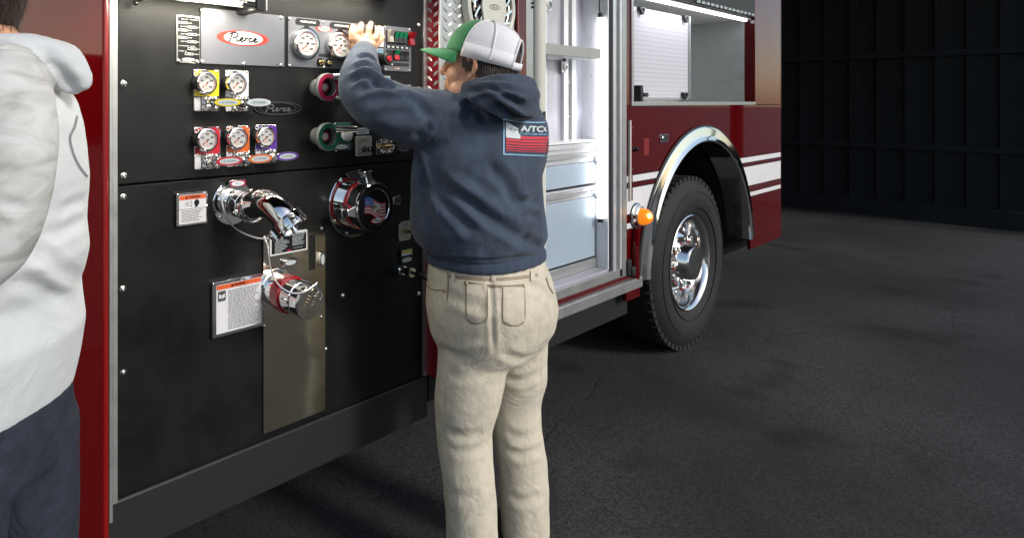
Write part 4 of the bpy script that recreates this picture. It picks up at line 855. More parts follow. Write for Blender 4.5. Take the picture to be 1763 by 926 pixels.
# counter, drawers
YD = .012; XD0, XD1 = XL + .002, PX(1024.5, YD)
MB().box(XD0, XW_ - .001, YD - .012, YK, zc - .012, zc).build('counter_top', 'white_paint', truck, .0015, label='white counter above the two drawers')
def drawer(pt_face, pb_face, zr_top, label):
    zt1 = at(985, pt_face, YD).z; zb1 = at(985, pb_face, YD).z
    d = MB().box(XD0, XD1, YD, YD + .02, zb1, zt1).build('drawer', 'drawer_face', truck, .002, label=label)
    n = 4; hh = (zr_top - zt1 - .003) / n
    for i, (m, yy) in enumerate((('aluminium_bright', .004), ('aluminium', -.006), ('aluminium_bright', .0), ('aluminium_bright', -.010))):
        MB().box(XD0, XD1 + (.004 if i % 2 else -.004), YD + yy, YD + .02, zt1 + .002 + i * hh, zt1 + .002 + (i + 1) * hh - .0012).build('drawer_rail', m, d, .002)
    MB().box(XD1 - .022, XD1 + .001, YD - .016, YD - .012, zt1 + .006, zt1 + .016).box(XD1 - .006, XD1 - .002, YD - .018, YD, zt1 - .012, zt1 + .012).build('drawer_catch', 'aluminium', d, .0008)
    MB().box(XD0, XD1 - .03, YD + .001, YD + .022, zb1 - .007, zb1 - .001).build('drawer_gap', 'void_black', d)
    MB().box(XD1 + .001, XD1 + .012, YD - .004, YD + .03, zb1 - .004, zt1).build('drawer_side', 'aluminium', d, .001)
    return zb1
zb1 = drawer(283, 321, zc - .013, 'shallow upper drawer with pale blue grey face')
zb2 = drawer(345, 452, zb1 - .008, 'deep lower drawer with pale blue grey face')
MB().box(XD0, XW_, YD - .006, YK, zb2 - .055, zb2 - .008).build('drawer_frame', 'aluminium', truck, .002)
zs = zb2 - .056
MB().box(XL - .3, PX(1077, YB), YB + .012, YK, zs - .09, zs).build('compartment_sill', 'aluminium_scuffed', truck, .003, label='scuffed aluminium sill below the drawers')
zsb = at(1040, 487, YB).z
MB().box(XL - .3, PX(1077, YB), YB - .004, YB + .011, zsb, zs - .012).build('sill_edge', 'aluminium', truck, .002)
MB().box(XL - .3, PX(1090, YB), YB - .008, .02, zsb - .022, zsb - .001).build('sill_strip', 'red_paint', truck, .003, label='thin red strip under the compartment sill')
MB().box(XL - .5, PX(1097, YB), YB - .03, .02, zsb - .075, zsb - .023).build('rub_rail', 'aluminium', truck, .004, label='aluminium rub rail along the lower body')
MB().box(XR, PX(1097, YB), -.01, .05, .40, zsb - .076).build('skirt', 'void_black', truck)
# ---- red side panel with the wheel arch, stripes, hinge, catch
XA = PX(1078.5, YB); XE = 5.55
XWH, ZWH, RO = 4.11, .53, 4.11 - PX(1097, YB); RI = RO - .085
zh = at(1140, 182.5, YB).z
def arc(r, a0, a1, n=40): return [(XWH + r * math.cos(R(a0 + (a1 - a0) * i / n)), ZWH + r * math.sin(R(a0 + (a1 - a0) * i / n))) for i in range(n + 1)]
def strip_panel(z0, z1, m, y0, y1, name, **k):       # body sheet between two heights, cut round by the arch
    for side in (0, 1):
        mb = MB(); n = 36; vs = []
        for i in range(n + 1):
            z = z0 + (z1 - z0) * i / n; q = (RO - .03) ** 2 - (z - ZWH) ** 2; dx = math.sqrt(q) if q > 0 else 0
            xi = XWH - dx if side == 0 else XWH + dx
            xo = XA if side == 0 else XE
            a, b = (xo, xi) if side == 0 else (xi, xo)
            vs += [(a, y0, z), (b, y0, z), (a, y1, z), (b, y1, z)]
        fs = []
        for i in range(n):
            o = i * 4; p = o + 4; fs += [(o, o + 1, p + 1, p), (o + 2, p + 2, p + 3, o + 3), (o, p, p + 2, o + 2), (o + 1, o + 3, p + 3, p + 1)]
        fs += [(0, 2, 3, 1), (4 * n, 4 * n + 1, 4 * n + 3, 4 * n + 2)]
        mb.add(vs, fs); o = mb.build(name, m, truck, **k)
        if side == 0: first = o
    return first
sp_ = strip_panel(.50, zh - .001, 'red_paint', YB, YB + .02, 'side_panel', label='glossy red side panel round the wheel arch')
zA = at(1100, 301.5, YB).z; s11 = scale_at(1100, YB)
def band(py, h, m, dy):
    z1 = at(1100, py, YB).z; strip_panel(z1 - h / s11, z1, m, YB - dy, YB - .0005, 'body_stripe')
band(298.5, 1.8, 'black_print', .0015); band(300.3, 11.0, 'white_paint', .0022); band(311.3, 1.8, 'black_print', .0015); band(313.1, 6.5, 'red_paint', .0018)
band(319.6, 1.8, 'black_print', .0015); band(321.4, 43, 'white_paint', .0022); band(370, 8, 'red_paint', .0018); band(380, 9, 'white_paint', .0022); band(389, 1.5, 'black_print', .0015)
hx = PX(1083, YB)
dr = MB().box(PX(1080.6, YB), PX(1082.6, YB), YB - .014, YB - .001, at(1082, 345, YB).z, at(1082, 207.5, YB).z).build('hinge_edge', 'cream_paint', truck, .001, label='bright hinge strip on the red side door')
MB().box(PX(1082.8, YB), PX(1085.2, YB), YB - .013, YB - .001, at(1084, 345, YB).z, at(1084, 208, YB).z).build('hinge_leaf', 'red_paint', truck, .001)
for py in (220.5, 292, 329): MB().ball(at(1088, py, YB - .001), .006, 10, 6).build('screw', 'chrome', sp_)
c = at(1091, 257, YB); MB().lathe([(.014, 0), (.014, .006), (.010, .010), (.010, .02), (.012, .022), (.008, .026)], c, (0, -1, 0), 16).build('door_knob', 'black_gloss', sp_)
c = at(1142.5, 238, YB); lk = MB().prism(rrect(c.x - .052, c.x + .050, c.z - .022, c.z + .022, .004), YB - .006, YB).build('paddle_latch', 'chrome', sp_, .001)
MB().prism(rrect(c.x - .012, c.x + .044, c.z - .016, c.z + .016, .004), YB - .0075, YB - .006).build('latch_paddle', 'black_plastic', sp_); MB().lathe([(.013, .006), (.013, .012), (.01, .014)], (c.x - .030, YB, c.z), (0, -1, 0), 18).build('latch_lock', 'chrome', sp_)
c = at(1112.5, 253, YB); MB().prism([(c.x - .03, c.z - .045), (c.x + .03, c.z - .045), (c.x + .03, c.z + .045), (c.x - .03, c.z + .045)], YB - .0012, YB - .0003).build('faded_sticker', 'red_bright', sp_)
# arch trim: polished fender with rolled lip
mb = MB(); n = 60; prof = [(RO, YB - .001), (RO + .001, YB - .016), (RO - .012, YB - .020), (RO - .050, YB - .020), (RO - .066, YB - .026), (RO - .080, YB - .032), (RO - .090, YB - .026), (RO - .094, YB + .01), (RO - .094, YB + .13), (RO - .100, YB + .13), (RO - .100, YB - .03)]
prof = prof[:9] + [(RO - .089, YB + .13), (RO - .03, YB - .001)]
m_ = len(prof); vs = []
for i in range(n + 1):
    a_ = R(176 - 172 * i / n)
    for r, y in prof: vs.append((XWH + r * math.cos(a_), y, ZWH + r * math.sin(a_)))
fs = [(i * m_ + k, i * m_ + (k + 1) % m_, (i + 1) * m_ + (k + 1) % m_, (i + 1) * m_ + k) for i in range(n) for k in range(m_)] + [tuple(range(m_)), tuple(n * m_ + k for k in range(m_ - 1, -1, -1))]
mb.add(vs, [f[::-1] for f in fs]).build('wheel_arch', 'chrome', truck, angle=35, label='polished stainless wheel arch trim')
MB().tube([(XWH + (RO + .006) * math.cos(R(176 - 172 * i / 60)), YB - .006, ZWH + (RO + .006) * math.sin(R(176 - 172 * i / 60))) for i in range(61)], .007, 8).build('arch_gasket', 'black_plastic', truck)
# wheel well
mb = MB(); n = 40; r0 = RO - .093
vs = [(XWH + r0 * math.cos(R(180 * i / n)), y, ZWH - .02 + r0 * math.sin(R(180 * i / n))) for i in range(n + 1) for y in (YB + .125, .75)]
mb.add(vs, [(2 * i, 2 * i + 1, 2 * i + 3, 2 * i + 2) for i in range(n)]); mb.box(XWH - r0, XWH + r0, .75, .76, .3, ZWH + r0).build('wheel_well', 'void_black', truck)
# wheel
tyr = MB(); RT = .53; y0 = .02
tyr.lathe([(.275, -.012), (.285, .0), (.33, .030), (.40, .044), (.46, .036), (.495, .014), (.515, -.004), (.528, -.03), (.53, -.06), (.53, -.23), (.52, -.26), (.45, -.29), (.3, -.29)], (XWH, y0, ZWH), (0, -1, 0), 96, True)
wh = tyr.build('wheel', 'tyre', truck, angle=30, label='black tyre with polished wheel under the arch')
mb = MB()
for k in range(56):
    a_ = 2 * math.pi * k / 56; d = Vector((math.cos(a_), 0, math.sin(a_))); t = Vector((-d.z, 0, d.x)); q = Vector((XWH, y0 + .004, ZWH)) + d * .507
    vs = [q + t * s_ * .021 + d * rr_ + Vector((0, yy, 0)) for s_ in (-1, 1) for rr_ in (-.012, .025) for yy in (-.010, .04)]
    mb.add(vs, [(0, 1, 3, 2), (4, 6, 7, 5), (0, 4, 5, 1), (2, 3, 7, 6), (0, 2, 6, 4), (1, 5, 7, 3)])
mb.build('tread_blocks', 'tyre', wh, smooth=False)
for rr_ in (.345, .44): MB().torus((XWH, y0 - .037 if rr_ < .4 else y0 - .040, ZWH), (0, -1, 0), rr_, .003, 80, 6).build('sidewall_rib', 'tyre', wh)
MB().lathe([(.290, .004), (.294, .014), (.288, .018), (.276, .012), (.264, -.01), (.256, -.045), (.250, -.085), (.243, -.098), (.232, -.098), (.205, -.075), (.175, -.046), (.150, -.030), (.128, -.026), (.118, -.016), (.110, .03), (.098, .042), (.05, .046)], (XWH, y0, ZWH), (0, -1, 0), 80, cap=False).build('rim', 'wheel_alloy', wh, angle=40)
for k in range(10):
    a_ = R(18 + 36 * k); d = Vector((math.cos(a_), 0, math.sin(a_))); q = Vector((XWH, y0 + .066, ZWH)) + d * .212
    nd = (Vector((0, -1, 0)) * .75 - d * -.66).normalized(); q = Vector((XWH, y0 + .082, ZWH)) + d * .213; MB().lathe([(.027, -.01), (.027, .006), (.024, .010), (.021, .006)], q, nd, 24).build('hand_hole', 'wheel_alloy', wh); MB().lathe([(.0205, .0), (.0205, .0075)], q, nd, 20).build('hand_hole_shade', 'void_black', wh)
    q = Vector((XWH, y0 + .030, ZWH)) + Vector((math.cos(a_ + .3), 0, math.sin(a_ + .3))) * .15
    MB().lathe([(.017, 0), (.017, .018), (.013, .03), (.008, .033)], q, (0, -1, 0), 6).build('lug_nut', 'chrome', wh); MB().box(q.x - .006, q.x + .016, q.y - .012, q.y - .004, q.z - .030, q.z - .018).build('nut_indicator', 'red_enamel', wh)
# amber side lamp
c = at(1094, 371, YB)
am = MB().lathe([(.062, 0), (.062, .010), (.054, .014), (.054, .03), (.048, .034), (.04, .034)], c, (0, -1, 0), 36).build('marker_lamp', 'chrome', truck, angle=30, label='lit amber marker lamp with chrome base')
MB().lathe([(.066, 0), (.066, .006)], c, (0, -1, 0), 36).build('lamp_gasket', 'black_plastic', am)
MB().lathe([(.044, .034), (.044, .046), (.040, .060), (.030, .076), (.016, .086), (.004, .089)], c, (0, -1, 0), 32).build('lamp_lens', 'amber_lens', am)
MB().ball(c + Vector((-.012, -.072, .008)), .018, 12, 8).build('lamp_bulb', 'amber_core', am)
mb = MB().tube(catmull([(PX(1092, YB), YB - .01, at(1092, 395, YB).z), (PX(1089, YB), YB - .012, at(1089, 430, YB).z), (PX(1089.5, YB), YB - .012, at(1089, 478, YB).z)], 8), .022, 10).build('mud_guard', 'red_paint', truck)
MB().box(PX(1076, YB), PX(1082, YB), YB - .02, YB - .001, at(1079, 474, YB).z, at(1079, 446, YB).z).box(PX(1080, YB), PX(1086, YB), YB - .03, YB - .002, at(1082, 474, YB).z, at(1082, 458, YB).z).build('track_foot', 'black_plastic', truck, .006)
# ---- upper compartment with the perforated board
zp = at(1140, 175.5, YB).z; zq = at(1200, 11, YB).z; XP0, XP1 = PX(1085.5, YB), 5.0
MB().box(XA, XP0 - .001, YB, .05, zh + .0005, ZT).build('door_post', 'red_paint', truck, .003, label='red post between the two open compartments')
MB().box(XP0, XP1, YB - .008, .02, zh, zp).box(XP0, PX(1089, YB), YB - .008, .02, zp + .0005, zq).build('hatch_frame', 'aluminium', truck, .002, label='aluminium frame round the open upper hatch')
MB().box(XP0, XP1, .42, .43, zp - .02, zq).box(PX(1089, YB), XP1, YB + .02, .42, zp - .012, zp - .002).box(PX(1088.5, YB) - .006, PX(1088.5, YB) , .021, .42, zp, zq).box(XP1 + .0, XP1 + .01, .0, .43, zp - .02, zq).build('hatch_interior', 'aluminium', truck, label='grey metal interior of the upper hatch')
MB().box(XP0, XP1, YB + .021, .42, zq + .001, zq + .01).build('hatch_ceiling', 'white_paint', truck)
MB().box(XP1 + .011, XE, YB, .05, zh + .0005, ZT).build('side_panel', 'red_paint', truck, .004, label='red body side behind the upper hatch')
MB().box(XP0, XP1 + .01, YB, .05, zq + .012, ZT).build('hatch_header', 'black_plastic', truck, .003)
mb = MB()
for k in range(14): mb.box(4.0 + .07 * k, 4.05 + .07 * k, YB - .012, YB - .001, zq + .02, zq + .034)
mb.build('header_vents', 'steel', truck)
yp = .03; X0, X1 = PX(1091.5, yp), PX(1185, yp); Z0, Z1 = at(1138, 168.5, yp).z, at(1138, 21, yp).z
pg = MB().box(X0, X1, yp, yp + .006, Z0, Z1).build('perforated_board', 'perforated_board', truck, .001, label='white perforated tool board in the upper hatch')
MB().box(X1 - .003, X1 + .006, yp - .012, yp + .02, Z0 - .004, Z1 + .004).box(X0, X1 - .004, yp - .004, yp + .01, Z0 - .012, Z0 - .001).build('board_edge', 'aluminium', pg, .001)
for px, py, k in ((1101, 17, 1), (1177, 31.5, 1), (1175.5, 163, 1)):
    c = at(px, py, yp); MB().box(c.x - .03, c.x + .026, c.y - .022, c.y - .001, c.z - .010, c.z + .012).cyl(c + Vector((0, -.022, -.012)), c + Vector((0, -.008, -.012)), .02, 14).build('board_latch', 'black_plastic', pg, .002)
c = at(1093, 163, yp); MB().box(c.x - .03, c.x - .002, c.y - .05, c.y, c.z - .045, c.z + .05).box(c.x, c.x + .05, c.y - .055, c.y - .02, c.z - .014, c.z + .010).box(c.x, c.x + .045, c.y - .05, c.y - .02, c.z - .048, c.z - .036).build('board_latch', 'black_plastic', pg, .006)
ls = MB().box(PX(1110, YB), XP1 - .05, YB + .03, YB + .048, zq - .014, zq - .001).build('hatch_lamp', 'led_white', truck, label='lit strip lamp along the hatch ceiling')
la = bpy.data.lights.new('hatch_lamp_glow', 'AREA'); la.shape = 'RECTANGLE'; la.size = 1.2; la.size_y = .03; la.energy = 1.2; la.color = (.93, .95, 1)
lao = bpy.data.objects.new('hatch_lamp_glow', la); COL.objects.link(lao); lao.parent = ls; lao.location = (4.1, YB + .03, zq - .02); lao.rotation_euler = (R(35), 0, 0)
# closed volume of the truck behind the side sheets
MB().box(-3.2, XR, .06, 2.4, .42, 2.9).box(XR, XE, .46, 2.4, 1.2, 2.56).box(XR, XWH - RO, .12, 2.4, .42, 1.2).box(XWH + RO, XE, .12, 2.4, .42, 1.2).box(XWH - RO, XWH + RO, .77, 2.4, .42, 1.2).build('body_core', 'void_black', truck)
MB().box(XR, XP0, YB, .46, ZT, ZT + .01).box(XP0, XE, YB, .46, ZT + .0, ZT + .012).build('body_top', 'aluminium', truck)
MB().box(XE, XE + .02, YB, 2.4, .5, ZT).build('rear_wall', 'red_paint', truck, .004)
MB().box(-3.2, XR, -.005, .05, .34, ZBOT - .004).build('running_board', 'black_plastic', truck, .006, label='black running board edge below the pump panel')

# ================================================================== THE PLACE
g = MB().add([(-200, -200, 0), (200, -200, 0), (200, 200, 0), (-200, 200, 0)], [(0, 1, 2, 3)]).build('ground', 'asphalt', None, smooth=False, kind='structure')
MB().add([(-200, -200, .004), (200, -200, .004), (200, -2.3, .004), (-200, -2.3, .004)], [(0, 1, 2, 3)]).build('bounce_pavement', 'concrete', None, smooth=False, kind='structure')  # unseen paler slab, added to bounce light up and brighten chrome reflections
shed = empty('added_shed', (9.5, 2, 0), label='added dark steel shed round the fire truck', category='shed')  # invented shed, added to darken the surroundings and block sky light overhead
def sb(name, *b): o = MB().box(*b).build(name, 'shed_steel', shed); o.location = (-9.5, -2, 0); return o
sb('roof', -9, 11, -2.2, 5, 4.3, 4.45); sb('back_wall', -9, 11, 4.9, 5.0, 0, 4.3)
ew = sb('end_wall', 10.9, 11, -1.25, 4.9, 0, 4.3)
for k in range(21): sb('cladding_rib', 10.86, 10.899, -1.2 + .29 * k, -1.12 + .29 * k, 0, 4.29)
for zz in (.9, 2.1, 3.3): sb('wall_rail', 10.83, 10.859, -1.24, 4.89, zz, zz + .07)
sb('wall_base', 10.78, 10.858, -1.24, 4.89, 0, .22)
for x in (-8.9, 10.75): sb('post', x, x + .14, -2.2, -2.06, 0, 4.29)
# low building across the yard, seen only mirrored in paint and chrome
bld = empty('yard_building', (0, -26, 0), label='low brick building across the yard', category='building')
o = MB().box(-30, 34, -8, 0, 0, 3.6).build('wall', 'brick_far', bld)
for k in range(9): MB().box(-26 + 6.6 * k, -22.4 + 6.6 * k, 0, .1, 0, 2.9).build('garage_door', 'door_far', bld)
# ================================================================== PEOPLE
from mathutils.bvhtree import BVHTree
RIGHT = Vector((math.cos(YAW), -math.sin(YAW), 0)); AXIS = Vector((math.sin(YAW), math.cos(YAW), 0)); UP = Vector((0, 0, 1))
def pt(px, py, depth):                     # measured point at a distance along the view axis
    return CAM + AXIS * depth + RIGHT * ((px - CX) / FPX * depth) + UP * ((CY - py) / FPX * depth)
class Surf:                                # voxel-merged, smoothed surface
    def __init__(s, mb, voxel, smooth=3):
        me = bpy.data.meshes.new('tmp'); me.from_pydata(mb.v, [], mb.f); me.update()
        o = bpy.data.objects.new('tmp', me); COL.objects.link(o)
        m = o.modifiers.new('r', 'REMESH'); m.mode = 'VOXEL'; m.voxel_size = voxel
        dg = bpy.context.evaluated_depsgraph_get(); dg.update(); ev = o.evaluated_get(dg); em = ev.to_mesh()
        n = len(em.vertices); a = np.empty(n * 3, np.float32); em.vertices.foreach_get('co', a); s.v = a.reshape(-1, 3).astype(np.float64)
        s.f = [tuple(p.vertices) for p in em.polygons]; e = np.empty(len(em.edges) * 2, np.int32); em.edges.foreach_get('vertices', e); s.e = e.reshape(-1, 2)
        ev.to_mesh_clear(); bpy.data.objects.remove(o); bpy.data.meshes.remove(me)
        s.deg = np.zeros(n); np.add.at(s.deg, s.e[:, 0], 1); np.add.at(s.deg, s.e[:, 1], 1)
        s.smooth(smooth)
    def smooth(s, it, mask=None):
        for k in range(it):
            for lam in (.6, -.61 if it > 6 else .0):
                if lam == 0: continue
                acc = np.zeros_like(s.v); np.add.at(acc, s.e[:, 0], s.v[s.e[:, 1]]); np.add.at(acc, s.e[:, 1], s.v[s.e[:, 0]])
                d = (acc / s.deg[:, None] - s.v) * lam
                s.v += d if mask is None else d * mask[:, None]
    def normals(s):
        me = bpy.data.meshes.new('t'); me.from_pydata(s.v.tolist(), [], s.f); me.update()
        a = np.empty(len(s.v) * 3, np.float32); me.vertex_normals.foreach_get('vector', a); bpy.data.meshes.remove(me); return a.reshape(-1, 3).astype(np.float64)
    def bvh(s): return BVHTree.FromPolygons([tuple(p) for p in s.v], s.f)
    def cast(s, px, py, tree=None):
        d = (pt(px, py, 1.0) - CAM).normalized(); return (tree or s.bvh()).ray_cast(CAM, d)[0]
    def folds(s, lines):                   # lines: (points, amplitude, width): creases and ridges pressed into the cloth
        tree = s.bvh(); nr = s.normals(); off = np.zeros(len(s.v))
        for pts, amp, wid in lines:
            P = []
            for q in catmull([Vector((a, b, 0)) for a, b in pts], 6):
                h = s.cast(q.x, q.y, tree)
                if h is not None: P.append(np.array(h))
            if len(P) < 2: continue
            P = np.array(P); best = np.full(len(s.v), 1e9); tt = np.zeros(len(s.v)); bb = P.min(0) - .1, P.max(0) + .1
            idx = np.where(((s.v > bb[0]) & (s.v < bb[1])).all(1))[0]; V = s.v[idx]; bd = np.full(len(idx), 1e9); bt = np.zeros(len(idx)); m = len(P) - 1
            for i in range(m):
                d = P[i + 1] - P[i]; L = (d * d).sum() + 1e-12; t = np.clip(((V - P[i]) @ d) / L, 0, 1); q = P[i] + t[:, None] * d
                ds = np.sqrt(((V - q) ** 2).sum(1)); k = ds < bd; bd[k] = ds[k]; bt[k] = (i + t[k]) / m
            taper = np.clip(np.minimum(bt, 1 - bt) * 5, 0.12, 1)
            x = bd / wid; prof = np.exp(-x * x) - .45 * np.exp(-((x - 1.9) ** 2) / .5)
            off[idx] += amp * prof * taper
        s.v += nr * off[:, None]
    def lumps(s, amp, sc, seed=0):
        from mathutils import noise
        nr = s.normals(); o = Vector((seed * 3.1, seed * 1.7, seed))
        w = np.array([noise.noise(Vector(p) * sc + o) + .5 * noise.noise(Vector(p) * sc * 2.3 + o) for p in s.v]); s.v += nr * (w * amp)[:, None]
    def build(s, name, m, parent, sel=None, **k):
        me = bpy.data.meshes.new(name); me.from_pydata(s.v.tolist(), [], s.f); me.update()
        for q in ([m] if isinstance(m, str) else m): me.materials.append(MATS[q])
        me.polygons.foreach_set('use_smooth', [True] * len(me.polygons))
        return link(name, me, parent, **k)
def ering(c, a, b, fwd, n=28, p=2.3):      # horizontal ring: a sideways, b front to back
    f = Vector(fwd).normalized(); l = Vector((-f.y, f.x, 0)); out = []
    for k in range(n):
        w = 2 * math.pi * k / n; cx = math.copysign(abs(math.cos(w)) ** (2 / p), math.cos(w)); sx = math.copysign(abs(math.sin(w)) ** (2 / p), math.sin(w))
        out.append(Vector(c) + l * cx * a + f * sx * b)
    return out
def loft(mb, rings):
    n = len(rings[0]); vs = [p for r in rings for p in r]; m = len(rings)
    fs = [(i * n + k, i * n + (k + 1) % n, (i + 1) * n + (k + 1) % n, (i + 1) * n + k) for i in range(m - 1) for k in range(n)]
    fs += [tuple(range(n - 1, -1, -1)), tuple((m - 1) * n + k for k in range(n))]
    mb.add(vs, fs)
def limb(mb, pts, radii, seg=20, sub=5):
    P = catmull(pts, sub); m = len(pts) - 1; rr = []
    for i in range(len(P)):
        t = min(i / sub, m - 1e-6); k = int(t); u = t - k; rr.append(radii[k] * (1 - u) + radii[k + 1] * u)
    mb.tube(P, 0, seg, radii=rr); mb.ball(P[0], rr[0] * .97); mb.ball(P[-1], rr[-1] * .97)
def orient(mb_pts, H, f, l, u, s=1.0): return [H + f * p[0] * s + l * p[1] * s + u * p[2] * s for p in mb_pts]
def ellipsoid(mb, c, r, f, l, u, seg=20, rg=12):
    t = MB().ball((0, 0, 0), 1, seg, rg, r); mb.add([Vector(c) + f * p[0] + l * p[1] + u * p[2] for p in t.v], t.f)
def add_head(mb, H, f, l, u, s=1.0):
    W = lambda a, b, c: H + (f * a + l * b + u * c) * s
    E = lambda c, r: ellipsoid(mb, W(*c), tuple(q * s for q in r), f, l, u)
    E((-.012, 0, .032), (.098, .077, .088)); E((.026, 0, -.040), (.066, .060, .076)); E((.060, 0, -.092), (.030, .030, .024)); E((.0, 0, -.055), (.055, .062, .055))
    for sg in (-1, 1):
        E((.052, sg * .034, -.028), (.034, .030, .034)); E((.074, sg * .030, .028), (.016, .026, .010)); E((.028, sg * .052, -.070), (.040, .018, .026))
        E((.084, sg * .012, -.030), (.014, .009, .009))
        mb.tube([W(*q) for q in ((.004, sg * .071, -.030), (-.006, sg * .078, -.022), (-.014, sg * .086, .0), (-.010, sg * .088, .022), (.006, sg * .083, .030), (.014, sg * .077, .016))], .0062 * s, 8)
        E((-.002, sg * .076, -.002), (.014, .006, .026)); E((.004, sg * .075, -.030), (.008, .005, .010))
    mb.tube([W(.086, 0, .022), W(.098, 0, .0), W(.108, 0, -.020), W(.104, 0, -.032)], 0, 10, radii=[.009 * s, .010 * s, .013 * s, .010 * s])
    E((.082, 0, -.052), (.014, .022, .016)); E((.090, 0, -.058), (.009, .022, .006)); E((.087, 0, -.069), (.010, .019, .006))
def add_hand(mb, wrist, palm, knuckles, mids, tips, thumb, rf=.0088):
    mb.tube([wrist, (Vector(wrist) + Vector(palm)) / 2, palm], 0, 14, radii=[.025, .030, .028], ell=[1.25, 1.45, 1.6])
    for k in knuckles: limb(mb, [palm, (Vector(palm) + Vector(k)) / 2, k], [.018, .016, .0135], 12, 3)
    for i, (k, m, t) in enumerate(zip(knuckles, mids, tips)): limb(mb, [k, m, t], [rf * 1.12, rf * 1.02, rf * .86], 12, 4)
    limb(mb, thumb, [.015, .0125, .011, .009], 12, 4)

# ------------------------------------------------------------------ the person in the navy hoodie
p1 = empty('person', (1.62, -.36, 0), label='person in navy hoodie and green cap reaching up to the pump panel', category='person')
def P1(o): o.location = (-1.62, .36, 0); return o
YT = -.35
def tring(py, L, Rr, k=.74, dy=0.0, fwd=(-.06, 1, 0), off=0.0):
    m = (L + Rr) / 2; c = at(m, py, YT + dy); s = scale_at(m, YT + dy); w = (Rr - L) / 2 / s; a = w / math.sqrt(.591 + .4085 * k * k) - off
    return ering(c, a, a * k, fwd)
ROWS = [(447, 740, 934, .80, -.01), (426, 737, 935, .80, -.01), (421, 726, 938, .80, -.01), (411, 715, 943, .80), (385, 706, 941, .78), (350, 705, 938, .76), (310, 707, 936, .74), (280, 709, 939, .72), (258, 713, 945, .70), (238, 722, 950, .68), (212, 733, 949, .64), (190, 752, 942, .60), (172, 775, 925, .60), (158, 795, 900, .66), (145, 806, 880, .8)]
hd = MB(); loft(hd, [tring(*r) for r in ROWS])
SH, EL, WR = at(768, 208, -.335), at(632, 168, -.215), at(627, 86, -.062)
sl = [SH + Vector((.10, .0, -.02)), at(775, 214, -.34), at(735, 206, -.30), at(685, 193, -.255), at(640, 172, -.215), at(622, 148, -.185), at(622, 118, -.125), at(626, 90, -.075)]
limb(hd, sl, [.115, .110, .098, .086, .079, .072, .060, .043], 24, 4)
# right arm: down by the side, forearm forward to the panel
limb(hd, [at(895, 210, -.36), at(908, 232, -.34), at(912, 262, -.30), at(905, 300, -.22), at(875, 318, -.14)], [.080, .074, .062, .055, .045], 20, 4)
# hood gathered round the neck and hanging on the back
limb(hd, [at(782, 170, -.31), at(795, 156, -.38), at(830, 147, -.47), at(870, 143, -.52), at(905, 145, -.50), at(912, 152, -.42)], [.020, .024, .027, .028, .026, .022], 16, 5)
limb(hd, [at(800, 172, -.40), at(838, 162, -.49), at(875, 166, -.545), at(906, 168, -.53), at(915, 166, -.47)], [.026, .036, .040, .036, .026], 16, 5)
limb(hd, [at(845, 178, -.50), at(880, 184, -.545), at(908, 188, -.535), at(916, 184, -.50)], [.026, .034, .032, .024], 16, 5)
limb(hd, [at(812, 192, -.41), at(842, 198, -.45), at(880, 206, -.47)], [.040, .042, .038], 16, 4)
S1 = Surf(hd, .0065, 5)
S1.lumps(.0055, 8, 1)
NV = -.0140
S1.folds([([(742, 290), (769, 322), (807, 349), (842, 376), (885, 403), (918, 424)], NV * 1.1, .016), ([(747, 309), (761, 341), (793, 376), (820, 406)], NV, .017), ([(834, 284), (869, 311), (885, 344), (901, 363)], NV * .9, .018),
          ([(768, 300), (800, 326), (850, 352), (900, 385)], .006, .018), ([(893, 345), (910, 352), (930, 340)], NV, .014), ([(896, 368), (928, 372)], NV, .013), ([(902, 409), (934, 428)], NV * 1.1, .014), ([(730, 330), (735, 370), (750, 415)], NV * .7, .016),
          ([(801, 170), (804, 188), (792, 209)], NV * 1.3, .013), ([(811, 176), (832, 212)], NV, .013), ([(780, 182), (790, 200), (784, 220)], .005, .014), ([(820, 165), (834, 168), (867, 188), (886, 203), (910, 206)], NV * 1.8, .012), ([(838, 158), (862, 163), (890, 178), (908, 184)], NV * 1.3, .010), ([(800, 160), (832, 153), (870, 152), (908, 158)], NV * 1.2, .009),
          ([(615, 100), (632, 96), (650, 107)], NV * .9, .0095), ([(606, 119), (632, 111), (655, 128)], NV * 1.1, .010), ([(600, 143), (628, 131), (655, 146)], NV * 1.2, .011), ([(612, 157), (648, 146), (684, 152)], NV * 1.3, .012), ([(630, 178), (660, 170), (705, 172)], NV * .8, .014), ([(612, 132), (634, 122), (654, 137)], .005, .010),
          ([(690, 160), (720, 178), (740, 205)], NV * .7, .014), ([(640, 205), (690, 215), (735, 215)], .006, .02), ([(715, 240), (725, 228), (745, 215)], NV * .7, .014), ([(718, 268), (727, 300), (737, 330)], NV * 1.5, .014), ([(850, 235), (880, 300), (912, 330)], .005, .025),
          ([(766, 178), (762, 200), (750, 228), (728, 260)], -.0032, .0045), ([(731, 275), (745, 302), (757, 360), (766, 436)], -.0030, .0042), ([(716, 430), (770, 444), (850, 448), (938, 434)], -.007, .007)])
S1.smooth(1)
T1 = S1.bvh()
P1(S1.build('hoodie', 'navy_fleece', p1, label='faded navy hooded sweatshirt with printed back'))
def stick(tree, poly_px, lift, mb, mid=None):      # cloth print or stitch laid on the garment
    ps = []
    for a, b in poly_px:
        d = (pt(a, b, 1.0) - CAM).normalized(); h, nn, _, _ = tree.ray_cast(CAM, d)
        if h is None: return False
        if nn.dot(d) > 0: nn = -nn
        ps.append(h + nn * lift)
    if max((ps[i] - ps[0]).length for i in range(len(ps))) > .06: return False
    mb.add(ps, [tuple(range(len(ps)))]); return True
